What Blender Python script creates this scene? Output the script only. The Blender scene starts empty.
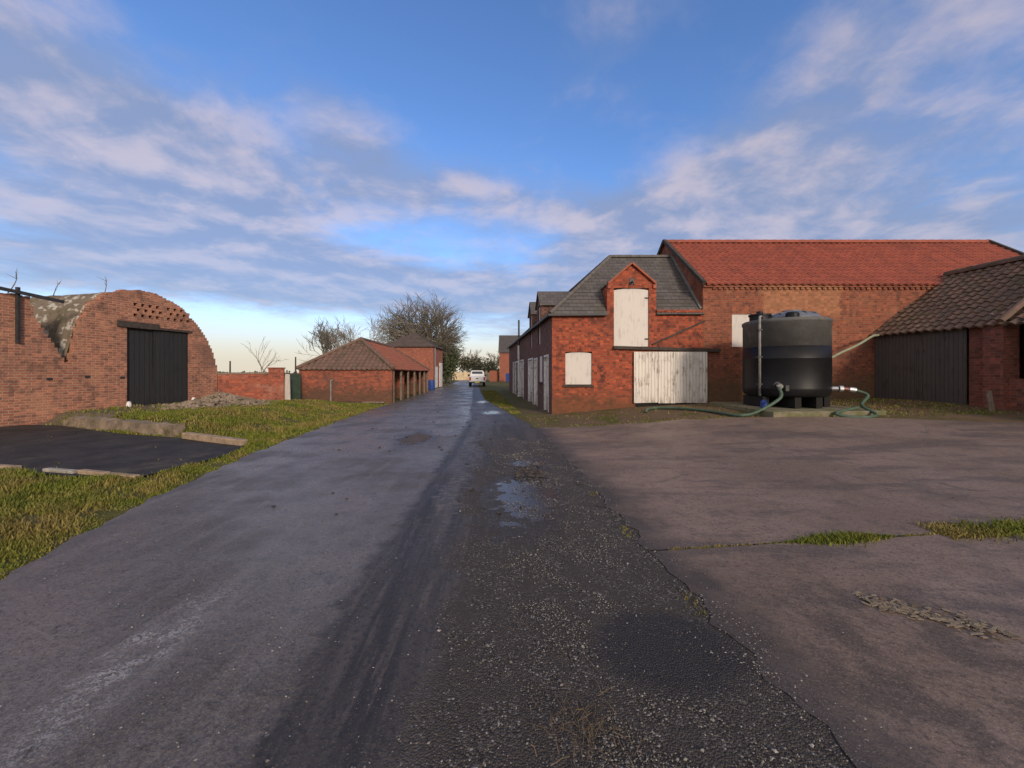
import bpy, math, random
import numpy as np
from mathutils import Vector, Matrix
R = random.Random(7)
sc = bpy.context.scene
col = sc.collection
F, CX, HY, CH = 400.0, 512.0, 373.0, 1.5      # focal length in px, centre column, horizon row, eye height

# ------------------------------------------------------------------ camera
cam = bpy.data.cameras.new('camera'); camo = bpy.data.objects.new('camera', cam); col.objects.link(camo)
cam.sensor_width = 36; cam.lens = F / 1024 * 36; cam.clip_end = 6000; cam.clip_start = 0.05
cam.shift_y = -(384 - HY) / 1024
camo.location = (0, 0, CH); camo.rotation_euler = (math.pi / 2, 0, 0)
sc.camera = camo
sc.view_settings.view_transform = 'Standard'; sc.view_settings.look = 'None'
sc.view_settings.gamma = 1; sc.view_settings.exposure = 0.85
sc.view_settings.use_curve_mapping = False

# ------------------------------------------------------------------ node helper
class NT:
    def __init__(s, tree): s.t = tree; s.n = tree.nodes; s.l = tree.links
    def new(s, kind, **kw):
        n = s.n.new(kind)
        for k, v in kw.items(): setattr(n, k, v)
        return n
    def put(s, sock, v):
        if v is None: return
        if hasattr(v, 'is_output') or isinstance(v, bpy.types.NodeSocket): s.l.new(v, sock)
        else:
            if sock.type == 'RGBA' and len(v) == 3: v = (*v, 1)
            sock.default_value = v
    def math(s, op, a, b=None, c=None, clamp=False):
        n = s.new('ShaderNodeMath', operation=op, use_clamp=clamp)
        s.put(n.inputs[0], a); s.put(n.inputs[1], b); s.put(n.inputs[2], c)
        return n.outputs[0]
    def vmath(s, op, a, b=None, out=0):
        n = s.new('ShaderNodeVectorMath', operation=op)
        s.put(n.inputs[0], a)
        if b is not None:
            if op == 'SCALE': s.put(n.inputs['Scale'], b)
            else: s.put(n.inputs[1], b)
        return n.outputs[out]
    def sep(s, v):
        n = s.new('ShaderNodeSeparateXYZ'); s.put(n.inputs[0], v); return n.outputs
    def comb(s, x, y, z=0.0):
        n = s.new('ShaderNodeCombineXYZ'); s.put(n.inputs[0], x); s.put(n.inputs[1], y); s.put(n.inputs[2], z); return n.outputs[0]
    def noise(s, v, scale, detail=4, rough=0.55, dist=0.0):
        n = s.new('ShaderNodeTexNoise'); s.put(n.inputs['Vector'], v)
        n.inputs['Scale'].default_value = scale; n.inputs['Detail'].default_value = detail
        n.inputs['Roughness'].default_value = rough; n.inputs['Distortion'].default_value = dist
        return n.outputs[0]
    def voro(s, v, scale, feature='F1', out='Distance'):
        n = s.new('ShaderNodeTexVoronoi', feature=feature); s.put(n.inputs['Vector'], v)
        n.inputs['Scale'].default_value = scale
        return n.outputs[out]
    def smooth(s, v, a, b, lo=0.0, hi=1.0):
        n = s.new('ShaderNodeMapRange', interpolation_type='SMOOTHSTEP'); s.put(n.inputs['Value'], v)
        n.inputs['From Min'].default_value = a; n.inputs['From Max'].default_value = b
        n.inputs['To Min'].default_value = lo; n.inputs['To Max'].default_value = hi
        return n.outputs[0]
    def mix(s, f, a, b, blend='MIX'):
        n = s.new('ShaderNodeMix', data_type='RGBA', blend_type=blend)
        s.put(n.inputs[0], f); s.put(n.inputs[6], a); s.put(n.inputs[7], b)
        return n.outputs[2]
    def ramp(s, v, stops):
        n = s.new('ShaderNodeValToRGB'); s.put(n.inputs[0], v)
        e = n.color_ramp.elements
        while len(e) < len(stops): e.new(0.5)
        for x, (p, c) in zip(e, stops): x.position = p; x.color = (*c, 1)
        return n.outputs[0]
    def bump(s, h, strength=0.5, dist=0.02, normal=None):
        n = s.new('ShaderNodeBump'); s.put(n.inputs['Height'], h)
        n.inputs['Strength'].default_value = strength; n.inputs['Distance'].default_value = dist
        if normal is not None: s.put(n.inputs['Normal'], normal)
        return n.outputs[0]
    def scaled(s, v, x, y, z):
        return s.vmath('MULTIPLY', v, (x, y, z))

# ------------------------------------------------------------------ world: sky and clouds
SUN_AZ, SUN_EL = (0.42, -0.91), 19.0
w = bpy.data.worlds.new('World'); sc.world = w; w.use_nodes = True
t = NT(w.node_tree); t.n.clear()
sky = t.new('ShaderNodeTexSky', sky_type='NISHITA'); sky.sun_disc = False
sky.sun_elevation = math.radians(SUN_EL); sky.sun_rotation = math.atan2(SUN_AZ[0], SUN_AZ[1])
sky.air_density = 1.0; sky.dust_density = 0.6; sky.ozone_density = 2.0
gen = t.new('ShaderNodeTexCoord').outputs['Generated']
d = t.vmath('NORMALIZE', gen)
dx, dy, dz = t.sep(d)
zz = t.math('ADD', t.math('MAXIMUM', dz, 0.0), 0.13)
pl = t.comb(t.math('DIVIDE', dx, zz), t.math('DIVIDE', dy, zz), 0.0)
pl = t.vmath('ADD', pl, (3.1, 7.4, 0))
warp = t.noise(pl, 0.9, 3)
plw = t.vmath('ADD', pl, t.comb(t.math('MULTIPLY', warp, 0.5), t.math('MULTIPLY', warp, 0.35)))
big = t.noise(plw, 0.8, 2, 0.5)
mid = t.noise(plw, 2.3, 6, 0.58)
wis = t.noise(plw, 6.5, 6, 0.62)
def skydir(px, py):
    v = Vector(((px - CX) / F, 1, (HY - py) / F)); return v.normalized()
def blob(px, py, sx, sy, rot=0.0, amp=1.0):
    """a bank of cloud standing in one direction of the sky, in degrees-like units"""
    c = skydir(px, py)
    r = Vector((0, 0, 1)).cross(c).normalized() * -1; u = r.cross(c); u = c.cross(r) * -1
    u = Vector((0, 0, 1)) - c * c.z; u.normalize()
    r = c.cross(u) ; r.normalize()
    ca, sa = math.cos(rot), math.sin(rot)
    a, b = r * ca + u * sa, u * ca - r * sa
    da = t.math('MULTIPLY', t.vmath('DOT_PRODUCT', t.vmath('SUBTRACT', d, tuple(c)), tuple(a), out=1), 1 / sx)
    db = t.math('MULTIPLY', t.vmath('DOT_PRODUCT', t.vmath('SUBTRACT', d, tuple(c)), tuple(b), out=1), 1 / sy)
    q = t.math('ADD', t.math('MULTIPLY', da, da), t.math('MULTIPLY', db, db))
    return t.math('MULTIPLY', t.math('EXPONENT', t.math('MULTIPLY', q, -1)), amp)
banks = None
for args in [(110, 150, .42, .13, -.12, .78), (30, 40, .30, .12, -.5, .55), (60, 225, .40, .06, .05, .45), (240, 205, .20, .10, -.5, .40),
             (450, 195, .34, .085, -.06, .70), (640, 215, .24, .075, 0, .62), (350, 288, .80, .055, 0, 1.05), (250, 245, .30, .035, 0, .40),
             (860, 70, .60, .16, .55, .58), (980, 190, .50, .15, .25, .62), (780, 270, .55, .07, 0, .50), (560, 265, .35, .06, .1, .50),
             (610, 20, .30, .14, .3, .42), (300, 60, .24, .10, -.6, .36), (345, 135, .16, .08, 0, .42), (760, 170, .25, .10, .3, .25),
             (470, 90, .22, .16, 0, -.35), (160, 345, .6, .035, 0, -.6), (480, 335, .25, .02, 0, .30)]:
    b = blob(*args)
    banks = b if banks is None else t.math('ADD', banks, b)
dens = t.math('ADD', t.math('MULTIPLY', mid, 0.76), t.math('MULTIPLY', wis, 0.32))
dens = t.math('ADD', dens, t.math('MULTIPLY', big, 0.35))
dens = t.math('ADD', dens, t.math('MULTIPLY', banks, 0.68))
mask = t.math('MAXIMUM', t.smooth(dens, 0.80, 1.42), t.math('MULTIPLY', t.smooth(dy, .30, -.25), .85))  # cover raised out of view behind the viewer, to shape the fill light
up = t.vmath('ADD', plw, (-0.06, 0.14, 0))
mid2 = t.noise(up, 2.3, 6, 0.58)
lit = t.math('MULTIPLY', t.smooth(t.math('SUBTRACT', mid, mid2), -0.12, 0.19), t.smooth(dz, .10, .34, .45, 1))
# clouds lit from low behind the viewer: warm tops, mauve undersides
cc = t.mix(lit, (1.55, 1.85, 2.75), (3.5, 3.05, 3.3))
behind = t.smooth(dy, .30, -.25)
cc = t.mix(behind, cc, (5.0, 4.3, 3.6))  # bright warm cloud added in the unseen sky to neutralise the ambient light
skyc = t.mix(1.0, sky.outputs[0], (0.92, 1.02, 1.28), 'MULTIPLY')
hs = t.new('ShaderNodeHueSaturation'); hs.inputs['Saturation'].default_value = 1.06; t.put(hs.inputs['Color'], skyc)
hor = t.smooth(dz, 0.0, 0.20)
low = t.mix(hor, (4.3, 3.9, 3.2), hs.outputs[0])
cl = t.math('MULTIPLY', mask, t.smooth(dz, 0.02, 0.10))
final = t.mix(t.math('MULTIPLY', cl, t.smooth(dy, -.2, .3, .9, .80)), low, cc)
bg = t.new('ShaderNodeBackground'); t.put(bg.inputs[0], final); bg.inputs[1].default_value = 0.10
out = t.new('ShaderNodeOutputWorld'); t.l.new(bg.outputs[0], out.inputs[0])

# ------------------------------------------------------------------ sun (low behind the viewer's right shoulder, softened by cloud)
sl = bpy.data.lights.new('sun', 'SUN'); sl.energy = 1.4; sl.angle = math.radians(10); sl.color = (1, .84, .66)
so = bpy.data.objects.new('sun', sl); col.objects.link(so)
el = math.radians(SUN_EL); n_ = math.hypot(*SUN_AZ)
sdir = Vector((SUN_AZ[0] / n_ * math.cos(el), SUN_AZ[1] / n_ * math.cos(el), math.sin(el)))
so.rotation_euler = sdir.to_track_quat('Z', 'Y').to_euler(); so.location = sdir * 60

# ------------------------------------------------------------------ mesh helper
class MB:
    def __init__(s): s.v = []; s.f = []; s.uv = []
    def face(s, pts, uvs=None):
        i = len(s.v); s.v.extend([tuple(p) for p in pts]); s.f.append(list(range(i, i + len(pts)))); s.uv.append(uvs)
    def hexa(s, p):
        """8 corners: 4 bottom (ccw from above), 4 top"""
        i = len(s.v); s.v.extend([tuple(q) for q in p])
        for f in ((3, 2, 1, 0), (4, 5, 6, 7), (0, 1, 5, 4), (1, 2, 6, 5), (2, 3, 7, 6), (3, 0, 4, 7)):
            s.f.append([i + k for k in f]); s.uv.append(None)
    def box(s, x0, x1, y0, y1, z0, z1):
        s.hexa([(x0, y0, z0), (x1, y0, z0), (x1, y1, z0), (x0, y1, z0), (x0, y0, z1), (x1, y0, z1), (x1, y1, z1), (x0, y1, z1)])
    def obox(s, c, ax, ay, az, hx, hy, hz):
        c = Vector(c); ax, ay, az = Vector(ax) * hx, Vector(ay) * hy, Vector(az) * hz
        s.hexa([c - ax - ay - az, c + ax - ay - az, c + ax + ay - az, c - ax + ay - az,
                c - ax - ay + az, c + ax - ay + az, c + ax + ay + az, c - ax + ay + az])
    def beam(s, a, b, wd, ht, up=(0, 0, 1)):
        a, b = Vector(a), Vector(b); x = (b - a); L = x.length; x.normalize()
        y = Vector(up).cross(x)
        if y.length < 1e-4: y = Vector((0, 1, 0)).cross(x)
        y.normalize(); z = x.cross(y)
        s.obox((a + b) / 2, x, y, z, L / 2, wd / 2, ht / 2)
    def prism(s, poly, dvec):
        """closed solid from a planar polygon pushed along dvec"""
        d = Vector(dvec); p = [Vector(q) for q in poly]; n = len(p); i = len(s.v)
        s.v.extend([tuple(q) for q in p]); s.v.extend([tuple(q + d) for q in p])
        s.f.append([i + k for k in range(n)]); s.uv.append(None)
        s.f.append([i + n + k for k in reversed(range(n))]); s.uv.append(None)
        for k in range(n):
            j = (k + 1) % n
            s.f.append([i + j, i + k, i + n + k, i + n + j]); s.uv.append(None)
    def tube(s, pts, rad, n=8, caps=True):
        pts = [Vector(p) for p in pts]
        if not hasattr(rad, '__len__'): rad = [rad] * len(pts)
        prev = None; base = len(s.v)
        for k, p in enumerate(pts):
            tdir = (pts[min(k + 1, len(pts) - 1)] - pts[max(k - 1, 0)]).normalized()
            if prev is None:
                a = tdir.orthogonal().normalized()
            else:
                a = prev - tdir * prev.dot(tdir)
                a = a.normalized() if a.length > 1e-5 else tdir.orthogonal().normalized()
            prev = a; b = tdir.cross(a)
            for j in range(n):
                an = 2 * math.pi * j / n
                s.v.append(tuple(p + (a * math.cos(an) + b * math.sin(an)) * rad[k]))
        for k in range(len(pts) - 1):
            for j in range(n):
                j2 = (j + 1) % n
                s.f.append([base + k * n + j, base + k * n + j2, base + (k + 1) * n + j2, base + (k + 1) * n + j]); s.uv.append(None)
        if caps:
            s.f.append([base + j for j in reversed(range(n))]); s.uv.append(None)
            s.f.append([base + (len(pts) - 1) * n + j for j in range(n)]); s.uv.append(None)
    def lathe(s, c, prof, n=48, sx=1, sy=1):
        base = len(s.v); cx, cy, cz = c
        for r, z in prof:
            for j in range(n):
                an = 2 * math.pi * j / n
                s.v.append((cx + r * sx * math.cos(an), cy + r * sy * math.sin(an), cz + z))
        for k in range(len(prof) - 1):
            for j in range(n):
                j2 = (j + 1) % n
                s.f.append([base + k * n + j, base + k * n + j2, base + (k + 1) * n + j2, base + (k + 1) * n + j]); s.uv.append(None)
        s.f.append([base + j for j in reversed(range(n))]); s.uv.append(None)
        s.f.append([base + (len(prof) - 1) * n + j for j in range(n)]); s.uv.append(None)
    def build(s, name, mat, parent=None, smooth=False, bevel=0.0, split=False):
        if split:      # every separate piece becomes an object of its own
            lab = list(range(len(s.v)))
            def find(a):
                while lab[a] != a: lab[a] = lab[lab[a]]; a = lab[a]
                return a
            for f in s.f:
                for k in f[1:]: lab[find(k)] = find(f[0])
            groups = {}
            for f, uv in zip(s.f, s.uv): groups.setdefault(find(f[0]), []).append((f, uv))
            for fs in groups.values():
                m2 = MB(); mp = {}
                for f, uv in fs:
                    for k in f:
                        if k not in mp: mp[k] = len(m2.v); m2.v.append(s.v[k])
                    m2.f.append([mp[k] for k in f]); m2.uv.append(uv)
                o = m2.build(name, mat, parent, smooth, bevel)
            return o
        v = np.array(s.v, dtype=float)
        if parent is None:
            off = np.array([(v[:, 0].min() + v[:, 0].max()) / 2, (v[:, 1].min() + v[:, 1].max()) / 2, v[:, 2].min()])
        else:
            r = parent
            while r.parent: r = r.parent
            off = np.array(r['org'] if 'org' in r else tuple(r.location))
        me = bpy.data.meshes.new(name); me.from_pydata((v - off).tolist(), [], s.f)
        uvl = me.uv_layers.new(name='UVMap')
        co = v
        data = np.zeros(len(me.loops) * 2); k = 0
        for f, uv in zip(s.f, s.uv):
            if uv is not None:
                for q in uv: data[k] = q[0]; data[k + 1] = q[1]; k += 2
                continue
            p = co[f]
            n = np.zeros(3)
            for a in range(len(f)):
                n += np.cross(p[a], p[(a + 1) % len(f)])
            L = np.linalg.norm(n); n = n / L if L > 1e-12 else np.array([0, 0, 1.])
            if abs(n[2]) > 0.985: tu, tv = np.array([1., 0, 0]), np.array([0, 1., 0])
            else:
                tu = np.cross([0, 0, 1.], n); tu /= np.linalg.norm(tu); tv = np.cross(n, tu)
            for q in p: data[k] = q @ tu; data[k + 1] = q @ tv; k += 2
        uvl.data.foreach_set('uv', data)
        me.materials.append(mat)
        if smooth: me.polygons.foreach_set('use_smooth', [True] * len(me.polygons))
        me.update()
        o = bpy.data.objects.new(name, me); col.objects.link(o)
        if parent is not None: o.parent = parent
        else: o.location = off
        if bevel:
            m = o.modifiers.new('bevel', 'BEVEL'); m.width = bevel; m.segments = 2; m.limit_method = 'ANGLE'
        return o
def tag(o, label=None, cat=None, group=None, kind=None):
    for k, x in (('label', label), ('category', cat), ('group', group), ('kind', kind)):
        if x: o[k] = x
    return o
def empty(name, loc, label, cat, group=None):
    o = bpy.data.objects.new(name, None); o.location = loc; o.empty_display_size = .3; col.objects.link(o)
    return tag(o, label, cat, group)
def sstep(a, b, x):
    x = min(1, max(0, (x - a) / (b - a))); return x * x * (3 - 2 * x)
def hn(x, y, s=1.0):      # cheap smooth noise for shapes, -1..1
    x *= s; y *= s
    return (math.sin(x * 1.7 + 1.3 * math.sin(y * 1.1 + .4)) + math.sin(y * 2.3 + 1.1 * math.sin(x * 1.9 + 2)) + math.sin((x + y) * 3.7 + 1)) / 3

# ------------------------------------------------------------------ materials
def material(name):
    m = bpy.data.materials.new(name); m.use_nodes = True
    t = NT(m.node_tree); t.n.clear()
    o = t.new('ShaderNodeOutputMaterial'); p = t.new('ShaderNodeBsdfPrincipled'); t.l.new(p.outputs[0], o.inputs[0])
    t.p = p; t.m = m
    t.pos = t.new('ShaderNodeNewGeometry').outputs['Position']
    t.uv = t.new('ShaderNodeTexCoord').outputs['UV']
    return t
def fin(t, colr, rough=0.8, normal=None, spec=None, metal=None):
    t.put(t.p.inputs['Base Color'], colr); t.put(t.p.inputs['Roughness'], rough)
    if normal is not None: t.put(t.p.inputs['Normal'], normal)
    if spec is not None: t.put(t.p.inputs['Specular IOR Level'], spec)
    if metal is not None: t.p.inputs['Metallic'].default_value = metal
    return t.m
def plain(name, c, rough=.7, var=.25, scale=6, bump=.2, spec=.4, metal=None, dirt=None):
    t = material(name)
    n = t.noise(t.pos, scale, 5, .6); n2 = t.noise(t.pos, scale * 9, 3)
    f = t.math('ADD', t.math('MULTIPLY', n, .7), t.math('MULTIPLY', n2, .3))
    a = tuple(x * (1 - var) for x in c); b = tuple(min(1, x * (1 + var)) for x in c)
    cc = t.mix(t.smooth(f, .3, .7), a, b)
    if dirt: cc = t.mix(t.smooth(t.noise(t.pos, scale * .7, 6, .65), .52, .68), cc, dirt)
    return fin(t, cc, rough, t.bump(n2, bump, .01), spec, metal)
def brick(name, c1, c2, mortar, dark=(.05, .035, .03), darkamt=.5, sun_patch=None, bw=.23, rh=.077, moss=None, msize=.010, bump=.5, pale=None):
    t = material(name)
    jit = t.noise(t.pos, 3.0, 2)
    uvj = t.vmath('ADD', t.uv, t.comb(0.0, t.math('MULTIPLY', jit, .02)))
    b = t.new('ShaderNodeTexBrick'); t.put(b.inputs['Vector'], uvj)
    b.inputs['Scale'].default_value = 1; b.inputs['Brick Width'].default_value = bw; b.inputs['Row Height'].default_value = rh
    b.inputs['Mortar Size'].default_value = msize; b.inputs['Mortar Smooth'].default_value = .35; b.inputs['Bias'].default_value = 0
    for k, c in (('Color1', c1), ('Color2', c2), ('Mortar', mortar)): b.inputs[k].default_value = (*c, 1)
    c = b.outputs['Color']
    n1 = t.noise(t.pos, .7, 6, .62); n2 = t.noise(t.pos, 2.6, 6, .65); n3 = t.noise(t.pos, 22, 3, .6)
    # single odd bricks, burnt dark or soft and pale
    cell = t.comb(t.math('FLOOR', t.math('DIVIDE', t.sep(uvj)[0], bw * .5)), t.math('FLOOR', t.math('DIVIDE', t.sep(uvj)[1], rh)))
    wn = t.new('ShaderNodeTexWhiteNoise', noise_dimensions='2D'); t.put(wn.inputs['Vector'], cell)
    c = t.mix(t.smooth(wn.outputs[0], .80, .95, 0, .55), c, dark)
    c = t.mix(t.smooth(wn.outputs[0], .18, .05, 0, .35), c, tuple(min(1, x * 1.7) for x in c1))
    c = t.mix(t.smooth(n2, .50, .72, 0, darkamt), c, dark)
    c = t.mix(t.smooth(n1, .52, .70, 0, darkamt * .8), c, tuple(x * 1.4 for x in dark))
    c = t.mix(t.smooth(n3, .3, .8, .0, .30), c, (.03, .02, .02))
    if pale: c = t.mix(t.smooth(t.noise(t.vmath('ADD', t.pos, (9, 3, 5)), 1.3, 6, .7), .50, .68, 0, .55), c, pale)
    if sun_patch:  # sunlit area of the wall, painted into the brick colour
        (x0, x1, z0, z1), pc = sun_patch
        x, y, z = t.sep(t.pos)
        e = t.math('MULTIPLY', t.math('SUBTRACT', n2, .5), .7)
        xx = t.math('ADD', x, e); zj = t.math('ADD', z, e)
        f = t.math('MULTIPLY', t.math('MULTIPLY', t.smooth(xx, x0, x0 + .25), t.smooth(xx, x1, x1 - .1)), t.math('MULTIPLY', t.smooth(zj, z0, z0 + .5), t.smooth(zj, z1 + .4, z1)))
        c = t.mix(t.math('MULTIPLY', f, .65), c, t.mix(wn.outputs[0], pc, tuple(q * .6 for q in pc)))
    if moss:
        z = t.sep(t.pos)[2]
        h = t.math('ADD', z, t.math('MULTIPLY', n2, -1.6))
        c = t.mix(t.smooth(h, moss[1], moss[1] - .9, 0, .75), c, moss[0])
    hgt = t.math('ADD', t.math('MULTIPLY', b.outputs['Fac'], -1.0), t.math('MULTIPLY', n3, .5))
    return fin(t, c, .9, t.bump(hgt, bump, .012), .25)
def tiles(name, c1, c2, moss, mossamt=.5, lichen=None, lich=(.60, .68), bw=.24, rh=.28, rough=.8, joint=None, off=0.0, scale=1.2):
    t = material(name)
    b = t.new('ShaderNodeTexBrick', offset=off); t.put(b.inputs['Vector'], t.uv)
    b.inputs['Scale'].default_value = 1; b.inputs['Brick Width'].default_value = bw; b.inputs['Row Height'].default_value = rh
    b.inputs['Mortar Size'].default_value = .008 if joint else 0.0; b.inputs['Mortar Smooth'].default_value = .2
    for k, c in (('Color1', c1), ('Color2', c2), ('Mortar', joint or c1)): b.inputs[k].default_value = (*c, 1)
    n1 = t.noise(t.pos, scale, 6, .65); n2 = t.noise(t.pos, scale * 4, 6, .7); n3 = t.noise(t.pos, 30, 3)
    c = b.outputs['Color']
    c = t.mix(t.smooth(n3, .3, .8, 0, .25), c, tuple(x * .4 for x in c2))
    c = t.mix(t.smooth(n2, .5, .7, 0, mossamt), c, moss)
    c = t.mix(t.smooth(n1, .5, .72, 0, mossamt), c, tuple(x * .8 for x in moss))
    if lichen: c = t.mix(t.smooth(t.noise(t.pos, scale * 5.5, 5, .6), *lich, 0, .8), c, lichen)
    return fin(t, c, rough, t.bump(t.math('ADD', n3, t.math('MULTIPLY', b.outputs['Fac'], -.6)), .35, .01), .3)
def boards(name, c, dirt, bw=.14, grime=.5, gap=True, vs=(0, 1)):
    """painted vertical boards: joints, peeling and grime streaks running down"""
    t = material(name)
    u, v, _ = t.sep(t.uv)
    fr = t.math('FRACT', t.math('DIVIDE', u, bw))
    edge = t.math('MINIMUM', fr, t.math('SUBTRACT', 1.0, fr))
    line = t.smooth(edge, .0, .09, 1, 0)
    bi = t.math('FLOOR', t.math('DIVIDE', u, bw))
    wn = t.new('ShaderNodeTexWhiteNoise', noise_dimensions='1D'); t.put(wn.inputs['W'], bi)
    st = t.noise(t.comb(t.math('MULTIPLY', u, 14), t.math('MULTIPLY', v, 1.5)), 1, 6, .7)
    pt = t.noise(t.comb(t.math('MULTIPLY', u, 3), t.math('MULTIPLY', v, 2.2)), 1, 5, .6)
    cc = t.mix(t.math('MULTIPLY', wn.outputs[0], .35), c, tuple(x * .72 for x in c))
    f = t.math('ADD', t.math('MULTIPLY', st, .6), t.math('MULTIPLY', pt, .4))
    cc = t.mix(t.smooth(f, .50, .64, 0, grime), cc, dirt)
    low_ = t.math('ADD', t.math('MULTIPLY', st, 1.6), t.math('MULTIPLY', v, -.55))
    cc = t.mix(t.smooth(low_, .35, .85, 0, grime * .7), cc, dirt)
    if gap: cc = t.mix(t.math('MULTIPLY', line, .75), cc, tuple(x * .25 for x in dirt))
    h = t.math('ADD', t.math('MULTIPLY', line, -1), t.math('MULTIPLY', st, .3))
    return fin(t, cc, .75, t.bump(h, .5, .01), .3)

M = {}
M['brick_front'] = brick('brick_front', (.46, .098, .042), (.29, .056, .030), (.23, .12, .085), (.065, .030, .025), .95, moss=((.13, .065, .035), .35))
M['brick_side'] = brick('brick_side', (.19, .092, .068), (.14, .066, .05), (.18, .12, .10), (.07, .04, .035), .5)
M['brick_barn'] = brick('brick_barn', (.32, .098, .050), (.22, .066, .040), (.24, .135, .095), (.09, .045, .035), .75, sun_patch=((9.0, 12.05, 3.3, 5.0), (.46, .215, .115)), moss=((.12, .085, .045), 1.0), pale=(.33, .15, .09))
M['brick_arch'] = brick('brick_arch', (.43, .172, .102), (.31, .115, .072), (.42, .28, .20), (.13, .075, .06), .85, pale=(.50, .25, .15), msize=.012)
M['brick_low'] = brick('brick_low', (.40, .10, .05), (.30, .075, .045), (.25, .14, .11), (.10, .05, .04), .55, pale=(.42, .22, .16))
M['brick_cart'] = brick('brick_cart', (.40, .105, .055), (.28, .075, .045), (.22, .13, .10), (.075, .05, .045), .75, moss=((.09, .06, .04), .4))
M['brick_shed'] = brick('brick_shed', (.27, .085, .055), (.20, .062, .045), (.18, .12, .10), (.07, .04, .03), .5)
M['brick_far'] = brick('brick_far', (.40, .13, .075), (.32, .095, .06), (.25, .15, .12), (.14, .07, .06), .35)
M['coping'] = plain('coping', (.34, .10, .06), .85, .35, 8, .4)
M['pantile_red'] = tiles('pantile_red', (.39, .108, .068), (.29, .082, .056), (.20, .075, .055), .35, joint=None, scale=.6)
M['pantile_old'] = tiles('pantile_old', (.185, .105, .075), (.12, .08, .06), (.085, .078, .035), .8, lichen=(.26, .20, .15), scale=1.4)
M['pantile_cart'] = tiles('pantile_cart', (.33, .115, .07), (.25, .09, .06), (.15, .09, .055), .5, scale=1.1)
M['pantile_grey'] = tiles('pantile_grey', (.21, .125, .095), (.15, .095, .075), (.10, .09, .05), .7, scale=1.2)
M['slate'] = tiles('slate', (.138, .122, .115), (.095, .084, .080), (.105, .092, .068), .5, bw=.30, rh=.21, rough=.55, joint=(.03, .03, .03), off=.5, scale=1.6)
M['slate_brown'] = tiles('slate_brown', (.15, .108, .085), (.11, .082, .066), (.09, .075, .045), .5, bw=.30, rh=.3, rough=.7, joint=(.04, .03, .03), off=.5, scale=1.2)
M['asbestos'] = tiles('asbestos', (.20, .155, .115), (.14, .11, .08), (.09, .078, .035), .8, lichen=(.44, .42, .37), bw=3, rh=3, scale=.7, lich=(.54, .60))
M['ridge_grey'] = plain('ridge_grey', (.12, .108, .10), .8, .35, 8, .4)
M['mortar'] = plain('mortar', (.30, .27, .23), .9, .4, 10, .4)
M['white_board'] = boards('white_board', (.66, .61, .57), (.34, .26, .22), 4.0, .45, gap=False)
M['white_door'] = boards('white_door', (.74, .69, .63), (.17, .125, .085), .115, .85)
M['white_paint'] = plain('white_paint', (.68, .65, .62), .6, .2, 6, .2, dirt=(.36, .31, .27))
M['black_door'] = boards('black_door', (.030, .030, .032), (.012, .012, .012), .16, .5)
M['shed_door'] = boards('shed_door', (.092, .082, .076), (.04, .034, .030), .12, .7)
M['timber_dark'] = plain('timber_dark', (.055, .043, .036), .85, .4, 8, .4)
M['timber_grey'] = plain('timber_grey', (.20, .16, .125), .85, .35, 9, .4)
M['timber_pale'] = plain('timber_pale', (.30, .215, .145), .85, .35, 9, .4)
M['iron'] = plain('iron', (.035, .033, .034), .5, .3, 9, .2)
M['gutter'] = plain('gutter', (.04, .04, .042), .5, .3, 9, .2)
M['lead'] = plain('lead', (.20, .20, .20), .6, .3, 7, .2)
M['shade_black'] = plain('shade_black', (.012, .011, .011), .9, .2, 5, .1)  # near-black that carries shade in gaps and under the tank
M['concrete_old'] = plain('concrete_old', (.27, .225, .175), .9, .35, 4, .6, dirt=(.10, .085, .05))
M['concrete_earthy'] = plain('concrete_earthy', (.23, .175, .125), .95, .45, 3, .9, dirt=(.09, .075, .035))
M['tank'] = plain('tank', (.007, .007, .009), .48, .35, 3, .08, spec=.3)
M['tank_top'] = plain('tank_top', (.095, .092, .090), .65, .22, 2.5, .08, spec=.4, dirt=(.15, .14, .125))
M['tank_lid'] = plain('tank_lid', (.13, .14, .165), .45, .2, 4, .08)
M['tank_pipe'] = plain('tank_pipe', (.22, .21, .195), .5, .3, 7, .1)
M['hose_green'] = plain('hose_green', (.06, .10, .066), .55, .3, 12, .1)
M['hose_pale'] = plain('hose_pale', (.26, .28, .19), .55, .25, 12, .1)
M['alu'] = plain('alu', (.6, .6, .6), .35, .2, 12, .1, metal=.8)
M['red_plastic'] = plain('red_plastic', (.16, .05, .045), .4, .2, 12, .1)
M['blue_plastic'] = plain('blue_plastic', (.018, .05, .23), .45, .25, 5, .1)
M['green_sheet'] = plain('green_sheet', (.035, .06, .045), .6, .3, 3, .2)
M['truck_white'] = plain('truck_white', (.72, .72, .72), .25, .06, 3, .03, spec=.6)
M['rubber'] = plain('rubber', (.02, .02, .02), .8, .3, 12, .2)
M['glass_dark'] = plain('glass_dark', (.02, .024, .028), .08, .1, 3, 0, spec=.8)
M['tail_red'] = plain('tail_red', (.45, .02, .015), .25, .1, 9, .02)
M['plate'] = plain('plate', (.75, .60, .08), .4, .1, 9, .02)
M['fence_pale'] = plain('fence_pale', (.62, .50, .34), .85, .25, 1.5, .4)
M['bark'] = plain('bark', (.17, .135, .105), .9, .35, 6, .5)
M['twig'] = plain('twig', (.185, .16, .125), .9, .35, 1.5, .2)
M['twig_pale'] = plain('twig_pale', (.26, .21, .16), .9, .3, 1.5, .2)
def leafmat(name, a, b, tr=.25):
    t = material(name)
    g = t.new('ShaderNodeNewGeometry').outputs['Random Per Island']
    n = t.noise(t.pos, .8, 3)
    c = t.mix(g, a, b); c = t.mix(t.smooth(n, .35, .65, 0, .5), c, tuple(x * .55 for x in a))
    return fin(t, c, .7, None, .3)
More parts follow.
